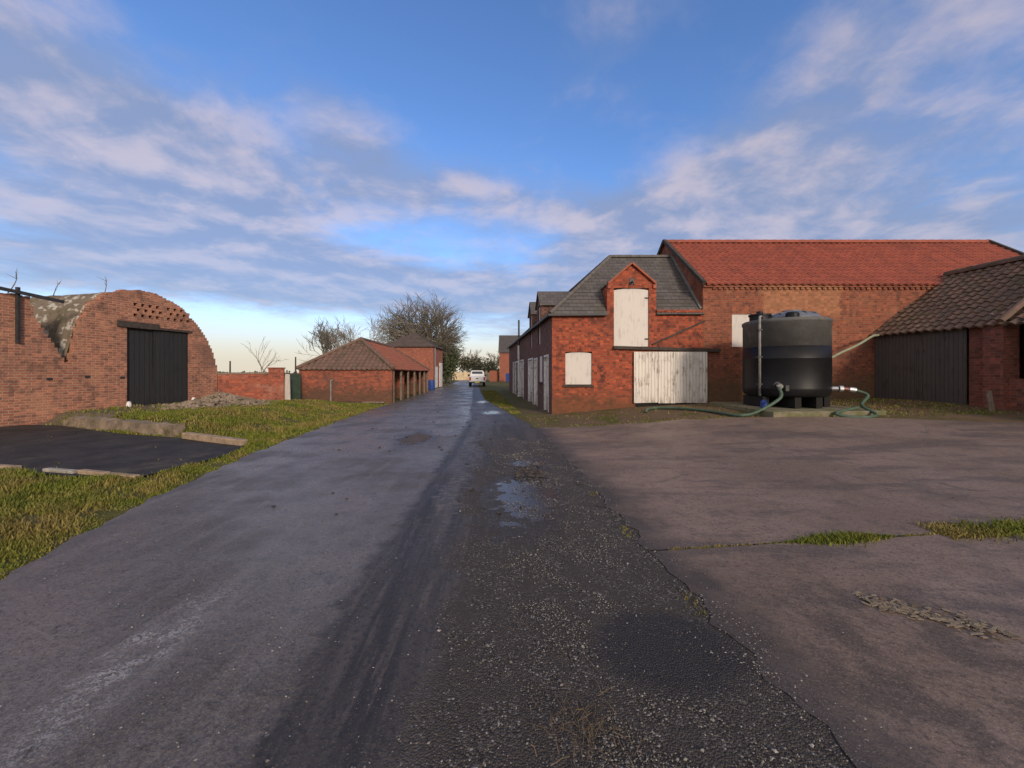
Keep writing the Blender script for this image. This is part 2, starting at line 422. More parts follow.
M['ivy'] = leafmat('ivy', (.045, .060, .022), (.10, .115, .05))
M['hedge'] = leafmat('hedge', (.05, .055, .03), (.10, .09, .05))
M['stone_bits'] = leafmat('stone_bits', (.05, .042, .036), (.38, .35, .32))
M['chips'] = leafmat('chips', (.15, .11, .075), (.33, .27, .19))
M['straw'] = leafmat('straw', (.13, .085, .045), (.34, .23, .11))
t = material('grass_blades')
g = t.new('ShaderNodeNewGeometry').outputs['Random Per Island']
n = t.noise(t.pos, .9, 4, .6); n2 = t.noise(t.pos, 3.2, 4, .6)
c = t.mix(g, (.075, .105, .012), (.20, .205, .028))
c = t.mix(t.smooth(n, .43, .60, 0, .8), c, t.mix(g, (.14, .10, .030), (.32, .24, .08)))
c = t.mix(t.smooth(n2, .52, .66, 0, .6), c, (.06, .085, .012))
M['grass'] = fin(t, c, .65, None, .25)

# ground: earth, turf and fields
t = material('earth')
x, y, z = t.sep(t.pos)
n1 = t.noise(t.pos, .5, 6, .6); n2 = t.noise(t.pos, 3.5, 6, .65); n3 = t.noise(t.pos, 25, 4, .6)
c = t.mix(t.smooth(n2, .35, .65), (.075, .078, .018), (.115, .10, .030))
c = t.mix(t.smooth(n1, .48, .62, 0, .7), c, (.125, .085, .045))
c = t.mix(t.smooth(n3, .45, .75, 0, .45), c, (.04, .035, .015))
far = t.smooth(y, 60, 110)
c = t.mix(far, c, (.10, .10, .045))
# trodden dirt in front of the brick range and the yard edge
dirt = t.math('MULTIPLY', t.smooth(x, .2, 1.2), t.smooth(t.noise(t.pos, 1.2, 5, .6), .40, .52))
c = t.mix(t.math('MULTIPLY', dirt, .85), c, t.mix(n3, (.19, .12, .075), (.11, .075, .05)))
ramp_ = t.math('MULTIPLY', t.math('MULTIPLY', t.smooth(x, -8.3, -10.0), t.smooth(y, 9.4, 10.8)), t.smooth(n2, .30, .48))
c = t.mix(t.math('MULTIPLY', ramp_, .9), c, t.mix(t.smooth(n3, .4, .65), (.20, .15, .105), (.11, .085, .06)))
M['earth'] = fin(t, c, .95, t.bump(t.math('ADD', n2, t.math('MULTIPLY', n3, .5)), .7, .05), .2)

# road: worn wet tarmac on the left, dark rutted strip in the middle, gravelly right side
t = material('tarmac')
u, v, _ = t.sep(t.uv)         # u: metres right of the seam, v: metres along
n1 = t.noise(t.pos, .8, 6, .6); n2 = t.noise(t.pos, 5, 6, .65); n3 = t.noise(t.pos, 34, 5, .7); n4 = t.noise(t.pos, 120, 2, .5)
along = t.noise(t.comb(t.math('MULTIPLY', u, 5), t.math('MULTIPLY', v, .35)), 1, 6, .65)
alongf = t.noise(t.comb(t.math('MULTIPLY', u, 16), t.math('MULTIPLY', v, 1.2)), 1, 5, .65)
uj = t.math('ADD', u, t.math('MULTIPLY', t.math('SUBTRACT', n2, .5), .35))
uj = t.math('ADD', uj, t.math('MULTIPLY', t.math('SUBTRACT', n1, .5), .5))
midm = t.smooth(uj, -.06, .10)
left = t.mix(t.smooth(n1, .35, .65), (.100, .081, .068), (.164, .136, .116))
left = t.mix(t.smooth(along, .45, .68, 0, .6), left, (.20, .172, .155))
left = t.mix(t.smooth(n2, .52, .70, 0, .5), left, (.042, .037, .036))
n5 = t.noise(t.pos, 75, 4, .75)
left = t.mix(t.smooth(n3, .52, .66, 0, .5), left, (.050, .042, .036))
left = t.mix(t.smooth(n5, .52, .62, 0, .6), left, (.040, .033, .028))
left = t.mix(t.smooth(n5, .46, .38, 0, .5), left, (.23, .20, .175))
left = t.mix(t.smooth(n4, .60, .72, 0, .7), left, (.20, .18, .17))
midc = t.mix(t.smooth(along, .35, .65), (.030, .023, .019), (.082, .066, .055))
midc = t.mix(t.smooth(alongf, .52, .70, 0, .6), midc, (.135, .110, .092))
tread = t.noise(t.comb(t.math('MULTIPLY', u, 7), t.math('MULTIPLY', v, 16)), 1, 4, .6)
band = t.math('MULTIPLY', t.smooth(t.math('ABSOLUTE', t.math('SUBTRACT', uj, .42)), .24, .10), t.smooth(v, 3, 5))
midc = t.mix(t.math('MULTIPLY', band, t.smooth(tread, .46, .62)), midc, (.15, .122, .103))
midc = t.mix(t.smooth(n3, .50, .64, 0, .6), midc, (.020, .017, .015))
midc = t.mix(t.smooth(n4, .60, .72, 0, .55), midc, (.16, .14, .125))
c = t.mix(midm, left, midc)
gr = t.math('MULTIPLY', t.smooth(t.math('ADD', uj, t.math('MULTIPLY', t.math('SUBTRACT', n1, .5), 1.2)), .45, .85), t.smooth(v, 13.5, 4.5))
vo = t.new('ShaderNodeTexVoronoi'); t.put(vo.inputs['Vector'], t.pos); vo.inputs['Scale'].default_value = 105
peb = t.sep(vo.outputs['Color'])[0]
grc = t.ramp(peb, [(0, (.018, .014, .011)), (.55, (.065, .052, .043)), (.82, (.12, .098, .080)), (.95, (.17, .145, .122)), (.98, (.40, .37, .34))])
grc = t.mix(t.smooth(n2, .42, .60, 0, .85), grc, t.mix(n3, (.026, .021, .017), (.095, .076, .062)))
c = t.mix(t.math('MULTIPLY', gr, .85), c, grc)
# pale grit worn through on the left lane, broken up into specks
gl = t.math('MULTIPLY', t.smooth(t.math('ABSOLUTE', t.math('ADD', uj, .88)), .26, .05), t.smooth(v, 3.3, 2.0))
gl = t.math('MULTIPLY', gl, t.smooth(v, 1.2, 1.9))
sp = t.smooth(t.math('ADD', t.math('MULTIPLY', n3, .6), t.math('MULTIPLY', n4, .4)), .47, .56)
c = t.mix(t.math('MULTIPLY', t.math('MULTIPLY', gl, sp), t.smooth(n2, .4, .6)), c, (.42, .39, .38))
c = t.mix(t.math('MULTIPLY', t.smooth(t.voro(t.pos, 9), .055, .03), .55), c, (.36, .34, .33))
# oil-black damp patch near the viewer
xx, yy, _z = t.sep(t.pos)
ex = t.math('DIVIDE', t.math('SUBTRACT', xx, .83), .42); ey = t.math('DIVIDE', t.math('SUBTRACT', yy, 2.15), .36)
q = t.math('ADD', t.math('ADD', t.math('MULTIPLY', ex, ex), t.math('MULTIPLY', ey, ey)), t.math('MULTIPLY', t.math('SUBTRACT', n2, .5), 1.2))
oil = t.smooth(q, 1.15, .45)
c = t.mix(t.math('MULTIPLY', oil, .80), c, (.014, .013, .014))
c = t.mix(t.smooth(n3, .45, .8, 0, .35), c, (.02, .018, .018))
pud = None
for (qx, qy, rx_, ry_) in ((.12, 4.75, .40, 1.0), (.30, 6.5, .30, .35), (-.70, 15.0, .42, .7), (-1.5, 20.5, .3, .9), (-2.2, 9.0, .35, 1.0)):
    ax_ = t.math('DIVIDE', t.math('SUBTRACT', xx, qx), rx_); ay_ = t.math('DIVIDE', t.math('SUBTRACT', yy, qy), ry_)
    q_ = t.math('ADD', t.math('ADD', t.math('MULTIPLY', ax_, ax_), t.math('MULTIPLY', ay_, ay_)), t.math('ADD', t.math('MULTIPLY', t.math('SUBTRACT', n2, .5), 3.6), t.math('MULTIPLY', t.math('SUBTRACT', n1, .5), 2.0)))
    pud = q_ if pud is None else t.math('MINIMUM', pud, q_)
damp = t.smooth(pud, 2.0, .9); water = t.smooth(pud, .80, .55)
c = t.mix(t.math('MULTIPLY', damp, .6), c, (.022, .019, .018)); c = t.mix(t.math('MULTIPLY', water, .8), c, (.060, .050, .046))
wet = t.math('MULTIPLY', t.smooth(n1, .36, .60), t.smooth(midm, 1, 0, .3, 1))
rg = t.mix(wet, (.58, .58, .58), (.25, .25, .25))
rg = t.mix(gr, rg, (.8, .8, .8)); rg = t.mix(oil, rg, (.55, .55, .55)); rg = t.mix(damp, rg, (.36, .36, .36)); rg = t.mix(water, rg, (.15, .15, .15))
hgt = t.math('ADD', t.math('MULTIPLY', n3, .35), t.math('MULTIPLY', n4, .18))
hgt = t.math('ADD', hgt, t.math('MULTIPLY', n2, .5))
hgt = t.math('ADD', hgt, t.math('MULTIPLY', t.math('MULTIPLY', midm, alongf), .8))
hgt = t.math('ADD', hgt, t.math('MULTIPLY', t.math('MULTIPLY', gr, vo.outputs['Distance']), -.8))
hgt = t.math('MULTIPLY', hgt, t.smooth(water, 0, 1, 1, .04))
M['tarmac'] = fin(t, c, rg, t.bump(hgt, .9, .022), t.smooth(water, 0, 1, .44, .22))
# yard concrete
t = material('yard_concrete')
x, y, z = t.sep(t.pos)
n1 = t.noise(t.pos, .6, 6, .6); n2 = t.noise(t.pos, 3, 6, .65); n3 = t.noise(t.pos, 30, 4, .6); n4 = t.noise(t.pos, 140, 2)
ra = t.math('ADD', t.math('MULTIPLY', x, .5), t.math('MULTIPLY', y, .86)); rb = t.math('SUBTRACT', t.math('MULTIPLY', y, .5), t.math('MULTIPLY', x, .86))
br = t.noise(t.comb(t.math('MULTIPLY', ra, 42), t.math('MULTIPLY', rb, 9)), 1, 5, .7)
c = t.mix(t.smooth(n1, .35, .65), (.165, .113, .083), (.265, .186, .138))
c = t.mix(t.smooth(n2, .50, .70, 0, .6), c, (.075, .058, .052))
c = t.mix(t.smooth(t.noise(t.scaled(t.pos, .35, 1.4, 1), 1.2, 6, .65), .50, .60, 0, .7), c, (.075, .057, .050))
c = t.mix(t.smooth(br, .47, .66, 0, .45), c, (.26, .195, .155))
c = t.mix(t.smooth(br, .48, .34, 0, .45), c, (.085, .062, .050))
c = t.mix(t.smooth(n3, .5, .68, 0, .65), c, (.05, .038, .032))
c = t.mix(t.smooth(n4, .58, .72, 0, .6), c, (.27, .21, .17))
wv = t.vmath('ADD', t.pos, t.comb(t.math('MULTIPLY', n2, .5), t.math('MULTIPLY', t.noise(t.pos, 4, 5, .7), .5)))
crk = t.voro(wv, .42, 'DISTANCE_TO_EDGE')
c = t.mix(t.math('MULTIPLY', t.smooth(crk, .007, .002), t.smooth(n1, .50, .60, 0, .55)), c, (.04, .032, .026))
nearm = t.smooth(y, 3.4, 2.2)
c = t.mix(t.math('MULTIPLY', nearm, t.smooth(n2, .42, .6, 0, .6)), c, (.06, .046, .038))
c = t.mix(t.math('MULTIPLY', t.smooth(t.voro(t.pos, 11), .06, .03), .6), c, (.30, .25, .22))
n5 = t.noise(t.pos, 75, 4, .75)
c = t.mix(t.smooth(n5, .52, .62, 0, .5), c, (.075, .054, .042))
c = t.mix(t.smooth(n5, .46, .38, 0, .4), c, (.33, .245, .19))
edge = t.smooth(t.math('ADD', t.math('ADD', x, t.math('MULTIPLY', y, .06)), t.math('MULTIPLY', t.math('SUBTRACT', n2, .5), 1.2)), 1.85, 1.30)
c = t.mix(t.math('MULTIPLY', edge, .9), c, t.mix(t.smooth(n4, .55, .7), t.mix(n3, (.022, .018, .016), (.075, .062, .053)), (.13, .11, .10)))
rg = t.mix(t.smooth(n1, .4, .62), (.72, .72, .72), (.45, .45, .45))
h = t.math('ADD', t.math('MULTIPLY', br, .35), t.math('ADD', t.math('MULTIPLY', n3, .35), t.math('MULTIPLY', n4, .2)))
h = t.math('ADD', h, t.math('MULTIPLY', n2, .5))
M['yard'] = fin(t, c, rg, t.bump(h, .6, .015), .35)
M['pad'] = plain('pad', (.034, .029, .026), .8, .5, 1.6, .7, spec=.3, dirt=(.075, .060, .042))
# ------------------------------------------------------------------ lie of the land
_g = ([-50, .8, 1.46, 4.3, 7, 13.2, 30], [0, 0, 0.0, .26, .42, .62, .75])
def bankd(x, y):      # metres beyond the far edge of the dark pad
    ax, ay, bx, by = -12.8, 11.3, -5.4, 8.2
    L = math.hypot(bx - ax, by - ay); nx, ny = (ay - by) / L, (bx - ax) / L
    return (x - ax) * nx + (y - ay) * ny
def H(x, y):
    z = float(np.interp(x, *_g)) * sstep(4.5, 13.5, y)
    if x < -5:
        z += .36 * sstep(.05, .5, bankd(x, y)) * sstep(-6.2, -8.6, x) * sstep(20, 16.5, y) * sstep(-15.5, -13, x)
    return z
_ly = [-30, 0, 1.5, 2.9, 4.5, 7.3, 11.5, 20.7, 33, 54, 95]
_lx = [-3.0, -3.15, -3.4, -3.7, -4.2, -4.78, -5.25, -6.05, -6.8, -8.2, -11.5]
_ry = [-30, 0, 1.52, 2.02, 3.2, 5.9, 8.95, 11.5, 14.3, 22, 31.6, 54, 95]
_rx = [1.3, 1.26, 1.22, 1.2, 1.1, .93, .74, .5, -.05, -1.5, -2.5, -4.6, -8.2]
_my = [-30, 1.52, 4.08, 12.8, 22, 40, 95]
_mx = [-.95, -1.07, -1.14, -1.34, -2.2, -3.9, -9]
LX = lambda y: float(np.interp(y, _ly, _lx)); RX = lambda y: float(np.interp(y, _ry, _rx)); MX = lambda y: float(np.interp(y, _my, _mx))
def axis(a, b, step, far):
    core = list(np.arange(a, b + 1e-6, step)); lo, hi = [], []
    d, s = 0, step
    while d < far: s *= 1.35; d += s; lo.append(a - d); hi.append(b + d)
    return lo[::-1] + core + hi
def sheet(name, xs, ys, zf, mat, kind='structure'):
    nx, ny = len(xs), len(ys)
    v = [(x, y, zf(x, y)) for y in ys for x in xs]
    f = [(j * nx + i, j * nx + i + 1, (j + 1) * nx + i + 1, (j + 1) * nx + i) for j in range(ny - 1) for i in range(nx - 1)]
    me = bpy.data.meshes.new(name); me.from_pydata(v, [], f); me.materials.append(mat)
    me.polygons.foreach_set('use_smooth', [True] * len(f))
    o = bpy.data.objects.new(name, me); col.objects.link(o); o['kind'] = kind
    return o
sheet('ground', axis(-15, 15, .2, 3000), axis(-3, 24, .2, 3000), lambda x, y: H(x, y) + (.012 * hn(x, y, 2.1) - .012 if abs(x) < 40 and y < 60 else -.012) - (.03 if LX(y) + .05 < x < RX(y) - .05 else 0), M['earth'])
def strip(name, ys, lf, rf, nx, zo, mat, uvf=None, zn=0.0, kind='structure'):
    mb = MB(); rows = []
    for y in ys:
        a, b = lf(y), rf(y)
        rows.append([(a + (b - a) * i / nx, y) for i in range(nx + 1)])
    P = lambda q: (q[0], q[1], H(*q) + zo + zn * hn(q[0], q[1], 1.7))
    for r0, r1 in zip(rows, rows[1:]):
        for i in range(nx):
            q = (r0[i], r0[i + 1], r1[i + 1], r1[i])
            mb.face([P(k) for k in q], [uvf(*k) for k in q] if uvf else [k for k in q])
    o = mb.build(name, mat, smooth=True); o['kind'] = kind
    return o
ys = list(np.arange(-6, 10, .12)) + list(np.arange(10, 40, .3)) + list(np.arange(40, 96, 1.0))
strip('road', ys, lambda y: LX(y) + .07 * hn(y, 3, 3) + .03 * hn(y, 9, 9), lambda y: RX(y) + (.16 if y < 10.5 else .0) + .05 * hn(y, 1, 3.3) + .02 * hn(y, 5, 11), 34, .022, M['tarmac'],
      lambda x, y: (x - MX(y), y), .003)
JY = lambda x: 3.33 + (x - 1.23) * .125 + .015 * hn(x, 2, 4)
YF = lambda x: float(np.interp(x, [0, .5, 3, 5.5, 8, 10, 11.3, 13, 30], [10.9, 10.9, 10.7, 10.8, 10.5, 9.9, 9.4, 9.0, 8.8])) + .10 * hn(x, 5, 2.5)
def yard(name, y0f, y1f, ny):
    mb = MB()
    xs_ = [0] * 1
    ts = [(i / 70) ** 1.6 for i in range(71)]
    rows = []
    for j in range(ny + 1):
        row = []
        for s in ts:
            # edges follow the track on the left, run to x = 26 on the right
            y = None; x = 26 * s
            for _ in range(3):
                y = y0f(x) + (y1f(x) - y0f(x)) * j / ny
                xl = RX(y) + .03 + .06 * hn(y, 1, 3.3) + .035 * hn(y, 4, 9) + .02 * hn(y, 7, 25); x = xl + (26 - xl) * s
            row.append((x, y))
        rows.append(row)
    for r0, r1 in zip(rows, rows[1:]):
        for i in range(70):
            q = (r0[i], r0[i + 1], r1[i + 1], r1[i])
            mb.face([(k[0], k[1], H(*k) + .0275 + .0015 * hn(k[0], k[1], .9)) for k in q], list(q))
    o = mb.build(name, M['yard'], smooth=True); o['kind'] = 'structure'
yard('concrete_yard', lambda x: -8, lambda x: JY(x) - .009, 130)
yard('concrete_yard', lambda x: JY(x) + .009, YF, 110)

# dark asphalt pad beside the arched barn
mb = MB()
pp = [(-16, 11.7), (-12.8, 11.3), (-9.5, 9.75), (-7.3, 9.05), (-5.45, 8.2), (-5.15, 7.2), (-5.3, 5.7), (-6.4, 5.75), (-7.9, 6.2), (-12, 6.6), (-16, 7)]
mb.face([(x, y, .020) for x, y in pp])
tag(mb.build('asphalt_pad', M['pad']), kind='structure')

# ------------------------------------------------------------------ building helpers
RD = Vector((-.09, 1, 0)).normalized()             # direction of the lane
def wall_cells(mb, o, dvec, us, zs, solid, thick, nvec):
    """front face in the plane through o along dvec; only boundary faces are made, so openings get real reveals"""
    o = Vector(o); dv = Vector(dvec); nv = Vector(nvec) * thick
    P = lambda u, z, k: o + dv * u + Vector((0, 0, z)) + nv * k
    us = sorted(set(round(x, 4) for x in us)); zs = sorted(set(round(x, 4) for x in zs))
    S = lambda i, j: 0 <= i < len(us) - 1 and 0 <= j < len(zs) - 1 and solid((us[i] + us[i + 1]) / 2, (zs[j] + zs[j + 1]) / 2)
    for i in range(len(us) - 1):
        for j in range(len(zs) - 1):
            if not S(i, j): continue
            a, b, c, e = us[i], us[i + 1], zs[j], zs[j + 1]
            mb.face([P(a, c, 0), P(b, c, 0), P(b, e, 0), P(a, e, 0)])
            mb.face([P(b, c, 1), P(a, c, 1), P(a, e, 1), P(b, e, 1)])
            if not S(i - 1, j): mb.face([P(a, c, 1), P(a, c, 0), P(a, e, 0), P(a, e, 1)])
            if not S(i + 1, j): mb.face([P(b, c, 0), P(b, c, 1), P(b, e, 1), P(b, e, 0)])
            if not S(i, j - 1): mb.face([P(a, c, 1), P(b, c, 1), P(b, c, 0), P(a, c, 0)])
            if not S(i, j + 1): mb.face([P(a, e, 0), P(b, e, 0), P(b, e, 1), P(a, e, 1)])
def roof_plane(mb, o, U, poly, V=None, course=.28, lift=.02, amp=0.0, per=.24, steps=8, sag=0.0, jit=0.0, rnd=R):
    """courses of tiles on a sloping convex polygon given as (u, v) metres: u along the eave, v up the slope"""
    o = Vector(o); U = Vector(U).normalized(); V = Vector(V).normalized(); N = U.cross(V).normalized()
    if N.z < 0: N = -N
    vmin, vmax = min(p[1] for p in poly), max(p[1] for p in poly)
    def rng(v):
        xs = []
        for (a, b), (c, e) in zip(poly, poly[1:] + poly[:1]):
            if abs(b - e) < 1e-9:
                if abs(v - b) < 1e-6: xs += [a, c]
                continue
            s = (v - b) / (e - b)
            if -1e-6 <= s <= 1 + 1e-6: xs.append(a + (c - a) * s)
        return (min(xs), max(xs)) if xs else None
    umin, umax = min(p[0] for p in poly), max(p[0] for p in poly)
    if amp: us = list(np.arange(umin, umax + per / steps, per / steps))
    else: us = list(np.arange(umin, umax + .3, .30))
    v = vmin; k = 0
    def pt(u, vv, h):
        wob = amp * math.sin(2 * math.pi * u / per) if amp else 0
        sg = -sag * math.sin(math.pi * min(1, max(0, (u - umin) / (umax - umin)))) - sag * .5 * hn(u, vv, .8) if sag else 0
        return o + U * u + V * vv + N * (h + wob + sg)
    while v < vmax - 1e-4:
        v2 = min(v + course, vmax)
        r0, r1 = rng(v + 1e-5), rng(v2 - 1e-5)
        if r0 and r1:
            tj = {}
            for a, b in zip(us, us[1:]):
                a0, b0 = max(a, r0[0]), min(b, r0[1]); a1, b1 = max(a, r1[0]), min(b, r1[1])
                a0, b0 = min(a0, r0[1]), max(b0, r0[0]); a1, b1 = min(a1, r1[1]), max(b1, r1[0])
                if b0 - a0 < 1e-5 and b1 - a1 < 1e-5: continue
                ti = math.floor((a + 1e-4) / (per if amp else .3))
                if ti not in tj: tj[ti] = (rnd.uniform(-jit, jit), rnd.uniform(-jit, jit) * 1.5)
                jh, jv = tj[ti]
                L = lift + jh
                mb.face([pt(a0, v + jv, L), pt(b0, v + jv, L), pt(b1, v2 + .02, 0.002), pt(a1, v2 + .02, 0.002)], [(a0, v), (b0, v), (b1, v2), (a1, v2)])
                mb.face([pt(a0, v + jv, L - lift - .02), pt(b0, v + jv, L - lift - .02), pt(b0, v + jv, L), pt(a0, v + jv, L)], [(a0, v), (b0, v), (b0, v), (a0, v)])
        v = v2; k += 1
def ridge_row(mb, a, b, rad=.10, seg=.42, lift=0.0):
    a, b = Vector(a), Vector(b); L = (b - a).length; n = max(1, int(L / seg)); d = (b - a) / n
    x = d.normalized(); y = Vector((0, 0, 1)).cross(x).normalized(); z = x.cross(y)
    for k in range(n):
        p, q = a + d * k, a + d * (k + 1) * 1.0 + x * .015
        r0, r1 = rad * 1.0, rad * 1.1
        for s in range(6):
            a0, a1 = math.pi * (-.08 + 1.16 * s / 6), math.pi * (-.08 + 1.16 * (s + 1) / 6)
            w0 = lambda an, r: y * math.cos(an) * r + z * math.sin(an) * r
            mb.face([p + w0(a0, r0), q + w0(a0, r1), q + w0(a1, r1), p + w0(a1, r0)])
        mb.face([q + w0(math.pi * (-.08 + 1.16 * s / 6), r1) for s in range(7)])
        mb.face([p + w0(math.pi * (-.08 + 1.16 * s / 6), r0) for s in range(7)][::-1])

FY = 14.6   # distance of the long brick front
# ------------------------------------------------------------------ brick stable range with slate roof
root = empty('stable_building', (1.46, FY, 0), 'red brick stable range with hipped slate roof, white loft hatch and lane-side dormers', 'building')
cx0, cx1 = 1.46, 6.965
def QL(y, off=0.0):  # lane-side wall
    return Vector((1.46 - .09 * (y - FY), y, 0)) + Vector((-1, -.09, 0)).normalized() * off
mb = MB()
win = (1.95, 2.92, 1.06, 2.27); hat = (3.72, 5.0, 2.45, 4.60)
def solid(u, z):
    x = cx0 + u
    if win[0] < x < win[1] and win[2] < z < win[3]: return False
    if hat[0] < x < hat[1] and hat[2] < z < hat[3]: return False
    if z > 3.73 and not (3.47 < x < 5.26): return False
    return True
us = [0, cx1 - cx0] + [q - cx0 for q in (1.95, 2.92, 3.72, 5.0, 3.47, 5.26)] + list(np.arange(.4, 5.4, .5))
wall_cells(mb, (cx0, FY, 0), (1, 0, 0), us, [-.3, win[2], win[3], hat[2], 3.73, hat[3], 4.72], solid, .22, (0, 1, 0))
# gablet over the loft hatch
mb.prism([(3.47, FY, 4.72), (5.26, FY, 4.72), (4.365, FY, 5.44)], (0, .22, 0))
for xa in (3.47, 5.06): mb.box(xa, xa + .2, FY + .22, FY + 1.0, 3.5, 4.715)
mb.build('front_wall', M['brick_front'], root)
# dentil brick course under the right-hand eave
mb = MB()
for k in range(13):
    x = 5.33 + k * .125
    mb.box(x, x + .065, FY - .05, FY + .0, 3.62, 3.72)
mb.box(5.265, cx1 - .005, FY - .06, FY + .10, 3.725, 3.80)
mb.build('dentil_course', M['brick_front'], root)
# side wall along the lane with door and window openings
mb = MB()
L_ = 19.0
yo = lambda y: (y - FY) / RD.y
ops = {'doorA': (15.25, 16.25, -.3, 2.22), 'winB': (16.75, 17.65, 1.10, 2.25), 'doorC': (18.05, 19.1, -.3, 2.2), 'doorD': (19.5, 21.2, -.3, 2.25), 'doorE': (23.2, 25.4, -.3, 2.3), 'doorF': (26.0, 28.2, -.3, 2.3), 'doorG': (28.8, 30, -.3, 2.3)}
D1, D2 = (17.0, 18.2), (19.6, 20.8)
def solid2(u, z):
    y = FY + u * RD.y
    for a, b, c, e in ops.values():
        if a < y < b and c < z < e: return False
    if z > 3.6: return any(a < y < b for a, b in (D1, D2)) and not any(a + .3 < y < b - .3 and z < 4.45 for a, b in (D1, D2))
    if z > 2.75: return not any(a + .3 < y < b - .3 for a, b in (D1, D2))
    return True
us = [0.0, L_] + [yo(q) for v in ops.values() for q in v[:2]] + [yo(q + k) for d in (D1, D2) for q, k in ((d[0], 0), (d[0], .3), (d[1], 0), (d[1], -.3))]
wall_cells(mb, (1.46, FY + .001, 0), RD, us, [-.3, 1.10, 2.2, 2.22, 2.25, 2.3, 2.75, 3.6, 4.45], solid2, .3, (1, .09, 0))
for a, b in (D1, D2):
    m_ = (a + b) / 2
    A, B = QL(a), QL(b); mid_ = QL(m_)
    mb.prism([A + Vector((0, 0, 4.45)), B + Vector((0, 0, 4.45)), mid_ + Vector((0, 0, 5.02))], (.3, 0, 0))
    for q in (a, b - .12):
        p = QL(q); p2 = QL(q + .12)
        mb.prism([p + Vector((.3, 0, 3.4)), p2 + Vector((.3, 0, 3.4)), p2 + Vector((.3, 0, 4.4)), p + Vector((.3, 0, 4.4))], (1.0, 0, 0))
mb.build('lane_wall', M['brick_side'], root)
mb = MB()   # far end and inner back walls keep the inside dark
e0 = QL(FY + L_ * RD.y)
mb.hexa([(e0.x, e0.y, -.3), (e0.x + 5.6, e0.y, -.3), (e0.x + 5.6, e0.y + .25, -.3), (e0.x, e0.y + .25, -.3), (e0.x, e0.y, 3.6), (e0.x + 5.6, e0.y, 3.6), (e0.x + 5.6, e0.y + .25, 3.6), (e0.x, e0.y + .25, 3.6)])
a, b = Vector((6.9, 19.4, -.3)), Vector((e0.x + 5.6, e0.y, -.3))
mb.prism([a, b, b + Vector((0, 0, 3.9)), a + Vector((0, 0, 3.9))], (-.25, 0, 0))
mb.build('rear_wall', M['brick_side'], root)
# slate roof
AP = Vector((4.14, 16.9, 6.40)); JR = Vector((6.76, 16.9, 6.40)); zE = 3.70
mb = MB()
o = Vector((1.36, FY - .10, zE - .08)); V = Vector((0, AP.y - o.y, AP.z - o.z)); vl = V.length
roof_plane(mb, o, (1, 0, 0), [(0, 0), (3.47 - o.x, 0), (3.47 - o.x, .55), (5.26 - o.x, .55), (5.26 - o.x, 0), (6.95 - o.x, 0), (JR.x - o.x, vl), (AP.x - o.x, vl)], V, .21, .016, jit=.003) if False else None
# split round the gablet: left, right, above
gz = 1.55
sl_ = lambda v: (AP.x - o.x) * v / vl
sr_ = lambda v: 5.60 + (JR.x - o.x - 5.60) * v / vl
roof_plane(mb, o, (1, 0, 0), [(0, 0), (3.46 - o.x, 0), (3.46 - o.x, gz), (sl_(gz), gz)], V, .21, .016, jit=.003)
roof_plane(mb, o + Vector((0, 0, .0)), (1, 0, 0), [(5.27 - o.x, 0), (sr_(0), 0), (sr_(gz), gz), (5.27 - o.x, gz)], V, .21, .016, jit=.003)
g2 = round(gz / .21) * .21
roof_plane(mb, o, (1, 0, 0), [(sl_(gz), gz), (sr_(gz), gz), (JR.x - o.x, vl), (AP.x - o.x, vl)], V, .21, .016, jit=.003)
roof_plane(mb, (o.x, FY + L_ * RD.y, o.z) if False else QL(FY + L_ * RD.y, .1) + Vector((0, 0, zE - .08)), -RD,
           [(0, 0), (L_ + .10, 0), (L_ - 2.2, (Vector((2.95, 0, 2.78))).length), (.0, Vector((2.95, 0, 2.78)).length)],
           Vector((AP.x - QL(16.9, .1).x, .09 * 2.9, AP.z - zE + .08)), .21, .016, jit=.003)
# far slopes (back of both wings), simple but closed
e = QL(FY + L_ * RD.y) ; er = Vector((AP.x, AP.y, AP.z)) + RD * ((e.y - AP.y) / RD.y)
mb.face([AP, er, er + Vector((2.9, 0, -2.75)), Vector((AP.x + 2.9, AP.y + 2, 3.65))])
mb.face([JR, AP, Vector((AP.x, 19.4, 3.7)), Vector((6.6, 19.4, 3.7))])
mb.prism([e + Vector((0, 0, 3.55)), e + Vector((5.8, 0, 3.55)), er - Vector((0, 0, .02))], (0, -.2, 0))
mb.build('roof', M['slate'], root)
mb = MB(); ridge_row(mb, AP, JR + Vector((.1, 0, 0)), .09, .45); ridge_row(mb, AP, er, .09, .45)
ridge_row(mb, o + Vector((.03, .03, .05)), AP, .07, .45)
mb.build('ridge_tiles', M['ridge_grey'], root)
mb = MB()   # lead flashing against the barn gable
mb.beam((6.93, FY + .05, 3.86), (6.73, 16.9, 6.50), .10, .05)
mb.build('flashing', M['lead'], root)
